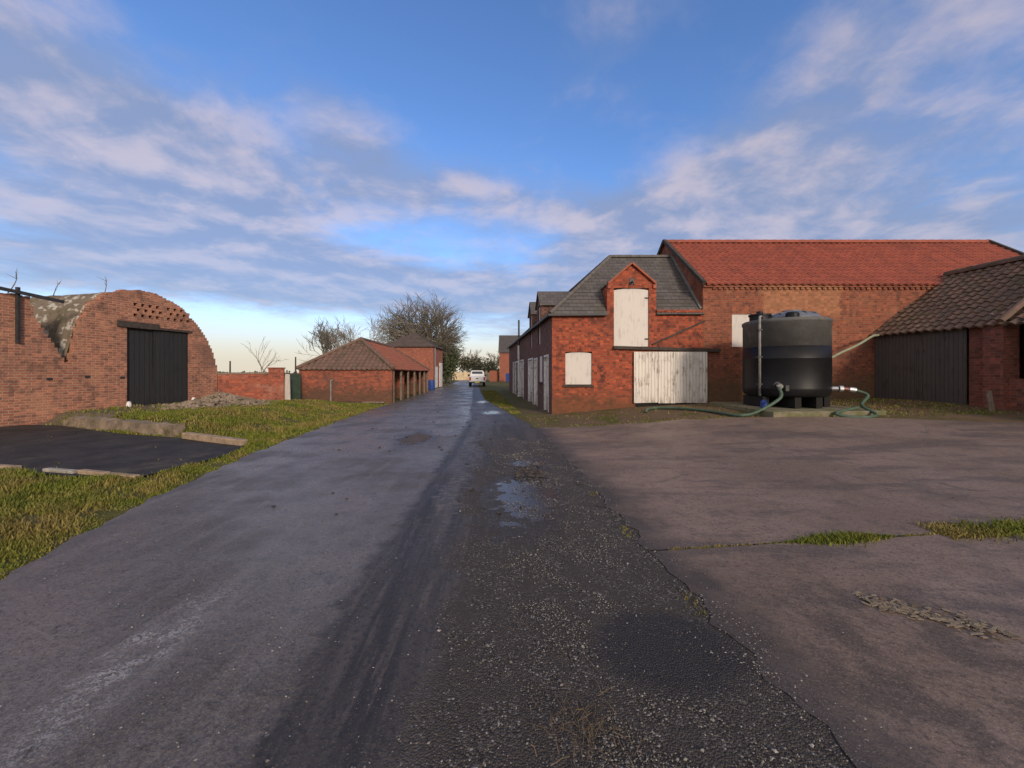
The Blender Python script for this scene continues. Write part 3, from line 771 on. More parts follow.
# gablet roof and red coping
mb = MB()
for s in (-1, 1):
    a = Vector((4.365 + s * .93, FY - .0, 4.70)); b = Vector((4.365, FY - .0, 5.47))
    mb.prism([a, b, b + Vector((0, 1.5, 0)), a + Vector((0, 1.15, 0))], Vector((s * .02, 0, .03)))
mb.build('gablet_roof', M['slate'], root)
mb = MB()
for s in (-1, 1):
    a = Vector((4.365 + s * .87, FY - .04, 4.76)); b = Vector((4.365 + s * .02, FY - .04, 5.49))
    mb.beam(a, b, .12, .06)
    mb.box(4.365 + s * .83 - .055, 4.365 + s * .83 + .055, FY - .07, FY - .003, 4.58, 4.72)
mb.build('gablet_coping', M['coping'], root, split=True)
mb = MB()   # iron loading hook and strap above the hatch
mb.box(4.34, 4.39, FY - .22, FY - .002, 4.78, 4.83); mb.box(4.28, 4.45, FY - .03, FY - .004, 4.72, 4.95); mb.tube([(4.365, FY - .2, 4.80), (4.365, FY - .22, 4.70), (4.40, FY - .20, 4.66)], .018, 6)
mb.build('loading_hook', M['iron'], root)
def arched_board(mb, x0, x1, z0, z1, y, rise, th):
    pts = [(x0, y, z0), (x1, y, z0)]
    for k in range(9):
        s = 1 - k / 8; pts.append((x0 + (x1 - x0) * s, y, z1 - rise + rise * (1 - (2 * s - 1) ** 2)))
    mb.prism(pts, (0, th, 0))
mb = MB(); arched_board(mb, hat[0] + .004, hat[1] - .004, hat[2] + .02, hat[3] - .01, FY + .05, .06, .04)
h = mb.build('loft_hatch', M['white_board'], root)
mb = MB()
for z in (2.72, 4.22): mb.box(4.86, 4.995, FY + .03, FY + .048, z, z + .05)
mb.build('hinge', M['iron'], h, split=True)
mb = MB(); arched_board(mb, win[0] + .004, win[1] - .004, win[2] + .02, win[3] - .01, FY + .05, .045, .04)
h = mb.build('boarded_window', M['white_board'], root)
mb = MB(); mb.box(win[0] - .1, win[1] + .06, FY - .06, FY + .04, win[2] - .07, win[2] + .0); mb.build('sill', M['timber_dark'], h)
# brick arches over openings
mb = MB()
for x0, x1, z in ((win[0], win[1], win[3]),):
    for k in range(11):
        s = (k + .5) / 11; x = x0 - .05 + (x1 - x0 + .1) * s
        mb.box(x - .04, x + .037, FY - .012, FY + .0, z + .005 + .02 * (1 - (2 * s - 1) ** 2), z + .22 + .02 * (1 - (2 * s - 1) ** 2))
mb.build('window_arch', M['brick_front'], root)
# sliding door of three boarded leaves, hung below a long timber beam
mb = MB(); mb.obox((5.63, FY - .06, 2.375), (1, 0, -.028), (0, 1, 0), (.028, 0, 1), 1.93, .06, .055); mb.build('door_beam', M['timber_dark'], root)
dr = None
for x0, x1, zb in ((4.43, 5.30, .40), (5.312, 5.92, .385), (5.932, 7.08, .41)):
    mb = MB(); mb.prism([(x0, FY - .10, zb + .02 * R.random()), (x1, FY - .10, zb + .03 * R.random()), (x1, FY - .10, 2.27), (x0, FY - .10, 2.27)], (0, .045, 0))
    mb.build('door_leaf', M['white_door'], root)
mb = MB(); mb.box(4.5, 7.0, FY - .02, FY - .002, .2, .44); mb.build('door_gap_shade', M['shade_black'], root)  # near-black strip painted as the shaded gap below the door
mb = MB(); mb.beam((5.12, FY - .035, 2.54), (7.03, FY - .035, 3.40), .05, .06); mb.build('sloping_batten', M['timber_dark'], root)
# gutters
mb = MB(); mb.beam((1.30, FY - .14, 3.60), (3.45, FY - .14, 3.62), .10, .075)
a, b = QL(FY - .1, .16), QL(FY + L_ * RD.y, .16); mb.beam(a + Vector((0, 0, 3.58)), b + Vector((0, 0, 3.55)), .10, .075)
mb.build('gutter', M['gutter'], root, split=True)
# lane-side doors
def lane_panel(name, y0, y1, z0, z1, off, th, mat, parent=root):
    mb = MB(); a, b = QL(y0, off), QL(y1, off)
    mb.prism([a + Vector((0, 0, z0)), b + Vector((0, 0, z0)), b + Vector((0, 0, z1)), a + Vector((0, 0, z1))], (th, .0, 0))
    return mb.build(name, mat, parent)
for k, (y0, y1, z0, z1) in ops.items():
    if k == 'winB':
        f = lane_panel('boarded_window', y0 + .01, y1 - .01, z0 + .01, z1 - .01, -.04, .04, M['white_board'])
        lane_panel('sill', y0 - .05, y1 + .05, z0 - .06, z0, .05, .12, M['timber_dark'], f)
    else:
        dark = k in ('doorF', 'doorG')
        f = lane_panel('stable_door', y0 + .09, y1 - .09, .04, z1 - .09, -.06, .04, M['white_door'] if not dark else M['shed_door'])
        mb = MB()
        for q in (y0 + .003, y1 - .087):
            a, b = QL(q, .02), QL(q + .084, .02); mb.prism([a + Vector((0, 0, .0)), b + Vector((0, 0, .0)), b + Vector((0, 0, z1 - .003)), a + Vector((0, 0, z1 - .003))], (.14, 0, 0))
        a, b = QL(y0 + .09, .02), QL(y1 - .09, .02); mb.prism([a + Vector((0, 0, z1 - .088)), b + Vector((0, 0, z1 - .088)), b + Vector((0, 0, z1 - .004)), a + Vector((0, 0, z1 - .004))], (.14, 0, 0))
        mb.build('door_frame', M['white_paint'], f)
        mb = MB()
        for zz_ in (.5, 1.75):
            a, b = QL(y0 + .1, -.045), QL(y0 + .1 + (y1 - y0) * .5, -.045); mb.beam(a + Vector((0, 0, zz_)), b + Vector((0, 0, zz_)), .012, .045)
        mb.build('strap_hinge', M['iron'], f, split=True)
for a, b in (D1, D2):
    f = lane_panel('dormer_hatch', a + .31, b - .31, 2.77, 4.44, -.06, .04, M['white_board'])
    m_ = (a + b) / 2
    mb = MB(); p = QL(m_, .08)
    for s in (a - .12, b + .12):
        q = QL(s, .08)
        mb.prism([p + Vector((0, 0, 5.05)), q + Vector((0, 0, 4.36)), q + Vector((1.2, 0, 4.36)), p + Vector((1.95, 0, 5.05))], (0, 0, .04))
    mb.build('dormer_roof', M['slate'], root)
p = QL(24.6, .14)
mb = MB(); mb.tube([p + Vector((0, 0, .05)), p + Vector((0, 0, 3.2))], .075, 10); mb.build('soil_pipe', M['white_paint'], root)
mb = MB(); mb.tube([p + Vector((0, 0, 3.2)), p + Vector((0, 0, 4.75))], .055, 10); mb.build('vent_pipe', M['gutter'], root)

# ------------------------------------------------------------------ big barn with red pantile roof
root = empty('pantile_barn', (14, FY, 0), 'long brick barn with bright red pantile roof behind the black tank', 'barn')
bx0, bx1, rY, rZ, eZ = 6.97, 21.1, 17.5, 7.14, 4.74
mb = MB()
wall_cells(mb, (bx0, FY, 0), (1, 0, 0), [0, 1.06, 2.3] + list(np.arange(3, 14, 1.0)) + [bx1 - bx0], [-.3, 2.45, 3.65, eZ], lambda u, z: not (1.06 < u < 2.3 and 2.45 < z < 3.65), .3, (0, 1, 0))
# gable ends follow the lane direction
for xg, sg in ((bx0, 1), (bx1, -1)):
    f = Vector((xg, FY + .004, 0)); r = f + RD * (2.9 / RD.y); bk = f + RD * (5.8 / RD.y)
    mb.prism([f + Vector((0, 0, -.3)), r + Vector((0, 0, -.3)), bk + Vector((0, 0, -.3)), bk + Vector((0, 0, eZ)), r + Vector((0, 0, rZ + .02)), f + Vector((0, 0, eZ))], (sg * .24, 0, 0))
bk0, bk1 = Vector((bx0, FY, 0)) + RD * (5.8 / RD.y), Vector((bx1, FY, 0)) + RD * (5.8 / RD.y)
mb.prism([bk0 + Vector((0, 0, -.3)), bk1 + Vector((0, 0, -.3)), bk1 + Vector((0, 0, eZ)), bk0 + Vector((0, 0, eZ))], (0, .25, 0))
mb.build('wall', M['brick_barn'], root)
mb = MB()
o = Vector((bx0 - .03, FY - .13, eZ - .02)); V = RD * ((rY - FY + .13) / RD.y) + Vector((0, 0, rZ + .07 - o.z)); vl = V.length
Vn = Vector((0, rY - o.y, rZ + .07 - o.z)); vln = Vn.length; sh = -.09 * (rY - o.y)
roof_plane(mb, o, (1, 0, 0), [(.12, 0), (bx1 - bx0, 0), (bx1 - bx0 + sh, vln), (sh + .12, vln)], Vn, .285, .045, .028, .25, 8, sag=.02, jit=.002)
a, b = o + Vector((sh, rY - o.y, rZ + .07 - o.z)), o + Vector((bx1 - bx0 + sh, rY - o.y, rZ + .07 - o.z))
mb.face([b, a, a + Vector((-.26, 3.0, -2.6)), b + Vector((-.26, 3.0, -2.6))])
mb.build('roof', M['pantile_red'], root)
mb = MB(); ridge_row(mb, a, b, .12, .40); mb.build('ridge_tiles', M['pantile_red'], root)
mb = MB()
for xx_ in (0.0, bx1 - bx0):
    p = o + Vector((xx_, -.02, .05)); q = p + Vector((sh, rY - o.y + .02, rZ + .10 - o.z))
    mb.beam(p, q, .15, .12); mb.beam(q, q + Vector((-.26, 3.0, -2.6)), .15, .12)
mb.build('gable_coping', M['timber_dark'], root, split=True)
mb = MB(); mb.box(bx0 + 1.065, bx0 + 2.295, FY + .03, FY + .07, 2.455, 3.645); mb.build('boarded_hatch', M['white_board'], root)
mb = MB()   # eaves course
for k in range(46):
    x = bx0 + .35 + k * .2
    mb.box(x, x + .11, FY - .045, FY - .001, eZ - .20, eZ - .12)
mb.box(bx0, bx1 - 5.3, FY - .06, FY - .002, eZ - .117, eZ - .03)
mb.build('eaves_course', M['brick_barn'], root)

# ------------------------------------------------------------------ open-fronted shed on the right
EX = lambda y: 13.2 - .09 * (y - FY)
def EP(y, off=0.0, z=0.0):    # off > 0 goes into the shed
    return Vector((EX(y), y, z)) + Vector((1, .09, 0)).normalized() * off
root = empty('cart_shed', (15, 11, .5), 'old shed with mossy pantile roof and dark boarded doors joined to the barn', 'shed')
SZ, SR = 2.92, 5.15
mb = MB()
def pris(y0, y1, z0, z1, off, th): 
    a, b = EP(y0, off), EP(y1, off)
    mb.prism([a + Vector((0, 0, z0)), b + Vector((0, 0, z0)), b + Vector((0, 0, z1)), a + Vector((0, 0, z1))], Vector((1, .09, 0)).normalized() * th)
pris(11.42, 11.85, 0, SZ, .10, .3); pris(10.97, 11.42, 0, SZ, -.06, .5)
pris(6.0, 10.968, 0, 1.34, .10, .3); pris(6.0, 6.4, 1.342, SZ, .05, .4)
mb.build('front_wall', M['brick_shed'], root)
mb = MB()
a, b = EP(14.55, 5.8), EP(6, 5.8); mb.prism([a, b, b + Vector((0, 0, SZ)), a + Vector((0, 0, SZ))], (.3, 0, 0))
a, r, b = EP(6, 0), EP(6, 2.9), EP(6, 5.8)
mb.prism([a, b, b + Vector((0, 0, SZ)), r + Vector((0, 0, SR - .1)), a + Vector((0, 0, SZ))], (0, .3, 0))
mb.build('end_wall', M['brick_shed'], root)
for y0, y1 in ((11.87, 13.2), (13.215, 14.56)):
    mb = MB(); pris(y0, y1, .55, SZ - .08, .02, .05); mb.build('boarded_door', M['shed_door'], root)
mb = MB(); pris(6, 14.56, SZ - .075, SZ + .03, .03, .16); mb.build('wall_plate', M['timber_dark'], root)
mb = MB()
o = EP(14.575, -.18, SZ - .06); U = -RD; V = Vector((1, .09, 0)).normalized() * 3.08 + Vector((0, 0, SR - SZ + .06))
roof_plane(mb, o, U, [(0, 0), (8.8, 0), (8.8, V.length), (0, V.length)], V, .27, .035, .032, .25, 8, sag=.07, jit=.012)
q = o + V; V2 = Vector((1, .09, 0)).normalized() * 3.0 + Vector((0, 0, -2.3)); q2 = q + U * 8.8
mb.face([q, q2, q2 + V2, q + V2])
mb.build('roof', M['pantile_old'], root)
mb = MB(); ridge_row(mb, q + Vector((0, 0, -.02)), q2 + Vector((0, 0, -.02)), .13, .42); mb.build('ridge_tiles', M['pantile_old'], root)
mb = MB()
s_ = (14.575 - 10.95) / RD.y
p = o + U * s_ + Vector((0, 0, .05)); ridge_row(mb, p, p + V, .085, .40); mb.build('verge_tiles', M['pantile_grey'], root)
mb = MB()
for q in (9.2, 7.6):
    pa = EP(q, .05); mb.box(pa.x, pa.x + .16, pa.y - .08, pa.y + .08, 1.345, SZ - .08)
mb.build('post', M['timber_dark'], root, split=True)
mb = MB(); mb.beam((11.0 * 1.178 + .0, 10.80, .44), (11.0 * 1.178 - .02, 10.86, 1.02), .13, .05, (0, 1, 0))
tag(mb.build('wooden_stake', M['timber_grey'], bevel=.01), 'short pale stake leaning against the brick pier of the shed', 'stake')

# ------------------------------------------------------------------ tank
TX, TY, TR = 8.36, 12.25, 1.13
gz = H(TX, TY - 1) + .06
root = empty('storage_tank', (TX, TY, gz), 'big round black plastic liquid tank with grey upper wall', 'tank')
prof = [(TR - .14, .36), (TR - .06, .38), (TR - .02, .44), (TR, .56), (TR + .006, .58), (TR + .006, .62), (TR, .64), (TR, 1.45), (TR + .007, 1.46), (TR + .007, 1.48), (TR, 1.49), (TR, 1.82)]
mb = MB(); mb.lathe((TX, TY, gz), prof, 72); tk = mb.build('lower_shell', M['tank'], root, smooth=True)
prof = [(TR - .004, 1.822), (TR - .004, 2.50), (TR + .02, 2.52), (TR + .02, 2.60), (TR - .03, 2.63), (TR - .12, 2.64), (TR - .2, 2.60)]
mb = MB(); mb.lathe((TX, TY, gz), prof, 72); mb.build('upper_shell', M['tank_top'], root, smooth=True)
prof = [(TR - .28, 2.60), (TR - .30, 2.70), (TR - .42, 2.80), (.50, 2.88), (.30, 2.90), (.28, 2.95), (.02, 2.96)]
mb = MB(); mb.lathe((TX + .20, TY, gz), prof, 48, .9, .9)
for k in range(12):
    a = 2 * math.pi * k / 12; c_, s_ = math.cos(a), math.sin(a)
    mb.beam((TX + .20 + .3 * c_, TY + .3 * s_, gz + 2.89), (TX + .20 + .66 * c_, TY + .66 * s_, gz + 2.82), .05, .04)
mb.build('domed_lid', M['tank_lid'], root)
mb = MB(); mb.lathe((TX - .74, TY + .05, gz), [(.28, 2.58), (.28, 2.78), (.31, 2.79), (.31, 2.84), (.1, 2.87), (.08, 2.94), (.02, 2.95)], 24)
mb.build('fill_cap', M['tank'], root, smooth=False)
mb = MB(); mb.lathe((TX - .30, TY - .75, gz), [(.17, 2.6), (.17, 2.76), (.13, 2.80), (.01, 2.81)], 20); mb.build('inspection_cap', M['tank'], root)
px_ = TX - 1.06; py_ = TY - math.sqrt(TR ** 2 - 1.06 ** 2) - .07
mb = MB(); mb.tube([(px_, py_, gz + .38), (px_, py_, gz + 2.66), (px_ + .02, py_ + .03, gz + 2.71), (px_ + .10, py_ + .08, gz + 2.73)], .035, 10)
mb.build('sight_pipe', M['tank_pipe'], root, smooth=True)
mb = MB()
for zq in (.7, 1.5, 2.3): mb.box(px_ - .07, px_ + .07, py_ - .052, py_ + .08, gz + zq, gz + zq + .04)
mb.build('pipe_bracket', M['iron'], root, split=True)
v0 = Vector((TX - .82, TY - .80, gz + .70))
mb = MB(); mb.tube([v0 + Vector((0, .1, 0)), v0 + Vector((0, -.16, 0))], .07, 12); mb.tube([v0 + Vector((0, -.05, 0)), v0 + Vector((0, -.09, 0))], .10, 12)
mb.tube([v0 + Vector((.0, -.1, 0)), v0 + Vector((.22, -.14, -.06))], .03, 8); mb.box(v0.x + .16, v0.x + .26, v0.y - .2, v0.y - .1, v0.z - .16, v0.z)
mb.build('outlet_valve', M['iron'], root)
mb = MB()
for k in (-.9, -.3, .3, .9): mb.box(TX + k - .09, TX + k + .09, TY - math.sqrt(max(.05, (TR - .1) ** 2 - k * k)), TY + math.sqrt(max(.05, (TR - .1) ** 2 - k * k)), gz + .06, gz + .358)
mb.build('bearer', M['shade_black'], root, split=True)  # bearers coloured near-black to carry the shade beneath the tank
# concrete plinth under the tank
mb = MB(); mb.hexa([(TX - 1.5, TY - 1.75, -.1), (TX + 1.6, TY - 1.62, -.1), (TX + 1.6, TY + 1.6, -.1), (TX - 1.5, TY + 1.6, -.1), (TX - 1.5, TY - 1.75, gz + .03), (TX + 1.6, TY - 1.62, gz + .045), (TX + 1.6, TY + 1.6, gz + .058), (TX - 1.5, TY + 1.6, gz + .055)])
t = material('mossy_slab'); n = t.noise(t.pos, 3, 5, .6)
M['mossy'] = fin(t, t.mix(t.smooth(n, .4, .6), (.12, .12, .05), (.20, .17, .12)), .9, t.bump(t.noise(t.pos, 20, 4), .5, .01))
tag(mb.build('concrete_plinth', M['mossy'], bevel=.02), 'low mossy concrete slab the black tank stands on', 'plinth')
mb = MB(); mb.lathe((TX - 1.12, TY - .75, gz + .05), [(.08, 0), (.09, .02), (.09, .17), (.06, .21), (.04, .23)], 14)
tag(mb.build('jerry_can', M['blue_plastic']), 'small blue container at the foot of the black tank', 'container')
# hoses
def spline(pts, n=14):
    P = [Vector(p) for p in pts]; P = [2 * P[0] - P[1]] + P + [2 * P[-1] - P[-2]]; outp = []
    for i in range(1, len(P) - 2):
        for k in range(n):
            s = k / n; a, b, c, d = P[i - 1], P[i], P[i + 1], P[i + 2]
            outp.append(.5 * ((2 * b) + (c - a) * s + (2 * a - 5 * b + 4 * c - d) * s * s + (3 * b - a - 3 * c + d) * s ** 3))
    outp.append(P[-2]); return outp
def gp(px, y, up=.04):   # ground point in the direction of a column
    x = (px - CX) / F * y; return (x, y, H(x, y) + up)
mb = MB()
mb.tube(spline([v0 + Vector((0, -.14, 0)), v0 + Vector((-.06, -.26, -.08)), v0 + Vector((-.14, -.40, -.35)), gp(757, 11.0, .10), gp(739, 10.95), gp(715, 11.7), gp(698, 12.3), gp(675, 13.0), gp(655, 13.4), gp(648, 13.1), gp(646, 12.6)]), .043, 10)
h = mb.build('delivery_hose', M['hose_green'], smooth=True); tag(h, 'thick green hose running left from the tank outlet to the white door', 'hose')
mb = MB(); mb.tube([v0 + Vector((0, -.155, 0)), v0 + Vector((-.03, -.26, -.03))], .072, 10); mb.build('coupling', M['alu'], h)
mb = MB()
c0 = Vector((TX + 1.00, TY - .75, gz + .60))
mb.tube(spline([c0 + Vector((.42, -.12, -.04)), c0 + Vector((.62, -.28, -.18)), gp(862, 10.9, .22), gp(876, 10.45, .06), gp(870, 10.2), gp(850, 10.3), gp(836, 10.5, .10), (TX + 1.0, TY - 1.45, gz + .12)]), .04, 10)
h = mb.build('transfer_hose', M['hose_green'], smooth=True); tag(h, 'green hose looping on the ground to the right of the tank, with shiny couplings', 'hose')
mb = MB(); mb.tube([c0 + Vector((-.15, .1, 0)), c0 + Vector((.02, -.0, 0))], .06, 10); mb.tube([c0 + Vector((.03, -.01, 0)), c0 + Vector((.12, -.03, 0))], .085, 12); mb.tube([c0 + Vector((.28, -.07, -.02)), c0 + Vector((.42, -.12, -.04))], .07, 10)
mb.build('coupling', M['alu'], h, split=True)
mb = MB(); mb.tube([c0 + Vector((.13, -.03, 0)), c0 + Vector((.27, -.07, -.02))], .055, 10); mb.build('valve_body', M['red_plastic'], h)
mb = MB(); pA = Vector((TX + TR - .02, TY + .15, gz + 1.40))
mb.tube(spline([pA, pA + Vector((.35, .1, .05)), (10.6, 12.9, 2.15), (11.6, 13.4, 2.45), (12.6, 14.0, 2.78), (13.0, 14.2, 2.84)]), .04, 8)
tag(mb.build('overhead_hose', M['hose_pale'], smooth=True), 'pale hose strung from the tank side up to the shed eave', 'hose')

# ------------------------------------------------------------------ arched brick barn on the left
AO = Vector((-13.38, 13.9, 0)); AD = Vector((.238, 1, 0)).normalized(); AN = Vector((AD.y, -AD.x, 0))   # AN points to the yard
root = empty('arched_barn', AO, 'brick barn with barrel-vaulted gables, black double doors and vent holes on the left', 'barn')
AP_ = lambda s, z, off=0.0: AO + AD * s + AN * off + Vector((0, 0, z))
PR = [(-7, 3.75), (-4.2, 3.78), (-3.0, 3.72), (-2.42, 3.70), (-2.30, 3.15), (-1.62, 1.84), (-1.50, 1.87), (-1.40, 2.55), (-1.27, 3.12), (-1.02, 3.70), (-.55, 4.16), (-.05, 4.36), (.4, 4.44), (.9, 4.42), (1.48, 4.24), (1.9, 4.0), (2.26, 3.67), (2.60, 3.28), (2.88, 2.88), (3.12, 2.35), (3.29, 1.75), (4, 1.75)]
top = lambda s: float(np.interp(s, [q[0] for q in PR], [q[1] for q in PR]))
D0, D1_, DZ0, DZ1 = 0.0, 2.12, .30, 3.10
vents = []
for gc in (.62, 1.72):
    for r_ in range(3):
        for k in range(4):
            vents.append((gc - .42 + k * .24 + (.10 if r_ % 2 else 0), 3.50 + r_ * .19))
vents = [(s, z) for s, z in vents]
mb = MB()
br_ = {-6.6, 3.305, D0, D1_}
s = -6.6
while s < 3.3: br_.add(round(s, 4)); s += .075
for vs_, vz in vents: br_.add(round(vs_, 4)); br_.add(round(vs_ + .125, 4))
br_ = sorted(br_)
def colbox(a, b, z0, z1):
    if z1 - z0 < .005 or b - a < .001: return
    mb.hexa([AP_(a, z0), AP_(b, z0), AP_(b, z0, -.3), AP_(a, z0, -.3), AP_(a, z1), AP_(b, z1), AP_(b, z1, -.3), AP_(a, z1, -.3)])
for a, b in zip(br_, br_[1:]):
    m_ = (a + b) / 2; tz = top(m_)
    tz = tz + R.choice((0, .012, -.012, .03, -.03))
    zb = DZ1 if D0 < m_ < D1_ else -.3
    segs = []
    for vs_, vz in sorted(vents, key=lambda q: q[1]):
        if vs_ < m_ < vs_ + .125:
            segs.append((zb, vz)); zb = vz + .105
    segs.append((zb, tz))
    for z0, z1 in segs: colbox(a, b, z0, z1)
mb.build('gable_wall', M['brick_arch'], root)
mb = MB()   # near-black sheet painted as the unlit loft behind the vent holes
mb.hexa([AP_(-.4, 3.3, -.32), AP_(2.6, 3.3, -.32), AP_(2.6, 3.3, -.36), AP_(-.4, 3.3, -.36), AP_(-.1, 4.0, -.32), AP_(2.0, 4.0, -.32), AP_(2.0, 4.0, -.36), AP_(-.1, 4.0, -.36)])
mb.build('loft_shade_sheet', M['shade_black'], root)
# barrel roofs, corrugated round the curve
def barrel(s0, s1, length, drop):
    mb = MB(); n = 44; m_ = int(length / .05)
    pr = [(s0 + (s1 - s0) * k / n) for k in range(n + 1)]
    al = [0.0]
    for a, b in zip(pr, pr[1:]): al.append(al[-1] + math.hypot(b - a, top(b) - top(a)))
    mid_s = (s0 + s1) / 2
    for j in range(m_):
        o0, o1 = -.16 - j * .05, -.16 - (j + 1) * .05
        w0, w1 = .035 * math.sin(o0 * 2 * math.pi / .30), .035 * math.sin(o1 * 2 * math.pi / .30)
        f = lambda k, o_, w_: AP_(mid_s + (pr[k] - mid_s) * (1 + .012 + w_ * .4), top(pr[k]) - drop + w_ + .02 * hn(k * .2, o_, 2), o_)
        for k in range(n):
            mb.face([f(k, o0, w0), f(k + 1, o0, w0), f(k + 1, o1, w1), f(k, o1, w1)], [(o0, al[k]), (o0, al[k + 1]), (o1, al[k + 1]), (o1, al[k])])
    mb.build('barrel_roof', M['asbestos'], root, smooth=True)
barrel(-1.54, 3.27, 7, .06); barrel(-6.6, -1.66, 3, .10)
mb = MB(); mb.hexa([AP_(3.0, -.3, -.31), AP_(3.28, -.3, -.31), AP_(3.28, -.3, -7), AP_(3.0, -.3, -7), AP_(3.0, 1.9, -.31), AP_(3.28, 1.9, -.31), AP_(3.28, 1.9, -7), AP_(3.0, 1.9, -7)])
mb.build('side_wall', M['brick_arch'], root)
for a, b in ((D0 + .01, .87), (.885, D1_ - .01)):
    mb = MB(); fw = -.10 if a < .5 else -.05
    mb.hexa([AP_(a, DZ0 + .02, fw), AP_(b, DZ0 + .02, fw), AP_(b, DZ0 + .02, fw - .05), AP_(a, DZ0 + .02, fw - .05), AP_(a, DZ1 - .02, fw), AP_(b, DZ1 - .02, fw), AP_(b, DZ1 - .02, fw - .05), AP_(a, DZ1 - .02, fw - .05)])
    d_ = mb.build('door_leaf', M['black_door'], root)
mb = MB(); mb.hexa([AP_(-.30, DZ1 - .01, .06), AP_(1.0, DZ1 - .01, .06), AP_(1.0, DZ1 - .01, .004), AP_(-.30, DZ1 - .01, .004), AP_(-.30, DZ1 + .20, .06), AP_(1.0, DZ1 + .20, .06), AP_(1.0, DZ1 + .20, .004), AP_(-.30, DZ1 + .20, .004)])
mb.hexa([AP_(1.0, DZ1 + .0, .05), AP_(2.2, DZ1 + .0, .05), AP_(2.2, DZ1 + .0, .004), AP_(1.0, DZ1 + .0, .004), AP_(1.0, DZ1 + .08, .05), AP_(2.2, DZ1 + .08, .05), AP_(2.2, DZ1 + .08, .004), AP_(1.0, DZ1 + .08, .004)])
mb.build('door_track', M['timber_dark'], root)
mb = MB()
for s, z in ((-2.05, 1.28), (-1.15, 1.34), (-.2, 1.3)):
    mb.hexa([AP_(s, z, .012), AP_(s + .13, z, .012), AP_(s + .13, z, .002), AP_(s, z, .002), AP_(s, z + .08, .012), AP_(s + .13, z + .08, .012), AP_(s + .13, z + .08, .002), AP_(s, z + .08, .002)])
mb.build('tie_plate', M['iron'], root, split=True)
# old rail beam and bracket post bolted to the wall
mb = MB(); mb.beam(AP_(-3.6, 3.87, .16), AP_(-1.75, 3.66, .16), .07, .09); mb.build('rail_beam', M['iron'], root)
mb = MB(); mb.beam(AP_(-2.68, 2.35, .07), AP_(-2.68, 3.92, .07), .06, .08, (1, 0, 0)); mb.build('rail_post', M['iron'], root)
for s, nm in ((-.02, 'near'), (2.2, 'far')):
    p = AP_(s, H(*AP_(s, 0, .15)[:2]), .12); mb = MB()
    mb.lathe(tuple(p), [(.07, -.05), (.08, .03), (.065, .12), (.03, .17)], 9)
    tag(mb.build('white_stone', M['white_paint']), 'white-painted stone at the left foot of the arched barn doorway' if nm == 'near' else 'white-painted stone at the right foot of the arched barn doorway', 'stone', 'painted stones by the black doors')
mb = MB(); a, b = Vector((-12.7, 11.32, 0)), Vector((-7.9, 9.28, 0))
N_ = 34
for k in range(N_):
    p, q = a + (b - a) * (k / N_), a + (b - a) * ((k + 1) / N_); dv = (b - a).normalized(); nv = Vector((-dv.y, dv.x, 0)) * .28
    h0, h1 = .27 + .05 * hn(k, 1, .35) + R.uniform(-.012, .012), .27 + .05 * hn(k + 1, 1, .35)
    f = lambda k: sstep(0, 2.5, k)
    h0 *= .35 + .65 * f(k); h1 *= .35 + .65 * f(k + 1)
    mb.hexa([p + Vector((0, 0, -.1)), q + Vector((0, 0, -.1)), q + nv + Vector((0, 0, -.1)), p + nv + Vector((0, 0, -.1)), p + Vector((0, 0, h0)), q + Vector((0, 0, h1)), q + nv + Vector((0, 0, h1)), p + nv + Vector((0, 0, h0))])
tag(mb.build('retaining_wall', M['concrete_earthy']), 'low crumbling concrete retaining wall along the far edge of the dark pad', 'wall')
mb = MB(); mb.beam((-7.35, 9.0, .10), (-5.5, 8.22, .06), .16, .14)
tag(mb.build('timber_sleeper', M['timber_pale'], bevel=.02), 'pale timber sleeper lying at the grass edge of the dark pad', 'timber')
for k, (xa, xb, ya, yb) in enumerate(((-7.05, -6.45, 6.05, 5.92), (-6.38, -5.85, 5.92, 5.78), (-5.80, -5.28, 5.76, 5.64), (-8.3, -7.6, 6.28, 6.16))):
    mb = MB(); mb.beam((xa, ya, .035), (xb, yb, .03), .09, .06 + .02 * (k % 2))
    o_ = mb.build('edging_stone', M['timber_pale'] if k else M['mortar'], bevel=.012)
    tag(o_, ['pale grey edging stone in the middle of the row before the pad', 'tan edging stone, second from the right end of the pad row', 'tan edging stone at the right end of the row before the pad', 'tan edging stone at the far left end of the pad row'][k], 'kerb stone', 'edging stones along the near side of the pad')

# ------------------------------------------------------------------ low brick wall, board and gate
root = empty('garden_wall', (-11.5, 17.6, 0), 'low red brick boundary wall with end pier beside the arched barn', 'wall')
WA, WB = AP_(3.31, 0, -.1), Vector((-10.95, 18.0, 0))
wd = (WB - WA).normalized(); wn_ = Vector((-wd.y, wd.x, 0)) * .23
mb = MB(); mb.prism([WA + Vector((0, 0, -.3)), WB + Vector((0, 0, -.3)), WB + Vector((0, 0, 1.46)), WA + Vector((0, 0, 1.44))], wn_); mb.build('wall_panel', M['brick_low'], root)
mb = MB(); mb.prism([WA - wn_ * .12 + Vector((0, 0, 1.445)), WB - wn_ * .12 + Vector((0, 0, 1.465)), WB - wn_ * .12 + Vector((0, 0, 1.54)), WA - wn_ * .12 + Vector((0, 0, 1.52))], wn_ * 1.24); mb.build('wall_coping', M['timber_grey'], root)
mb = MB(); p = WB + wd * .30; mb.obox(p + wn_ * .5 + Vector((0, 0, .7)), wd, wn_.normalized(), (0, 0, 1), .30, .26, 1.0); mb.obox(p + wn_ * .5 + Vector((0, 0, 1.725)), wd, wn_.normalized(), (0, 0, 1), .34, .30, .025); mb.build('pier', M['brick_low'], root)
mb = MB(); mb.prism([(-10.62, 18.5, 0), (-10.20, 18.4, 0), (-10.35, 18.6, 1.44), (-10.56, 18.62, 1.46)], (0, .04, 0))
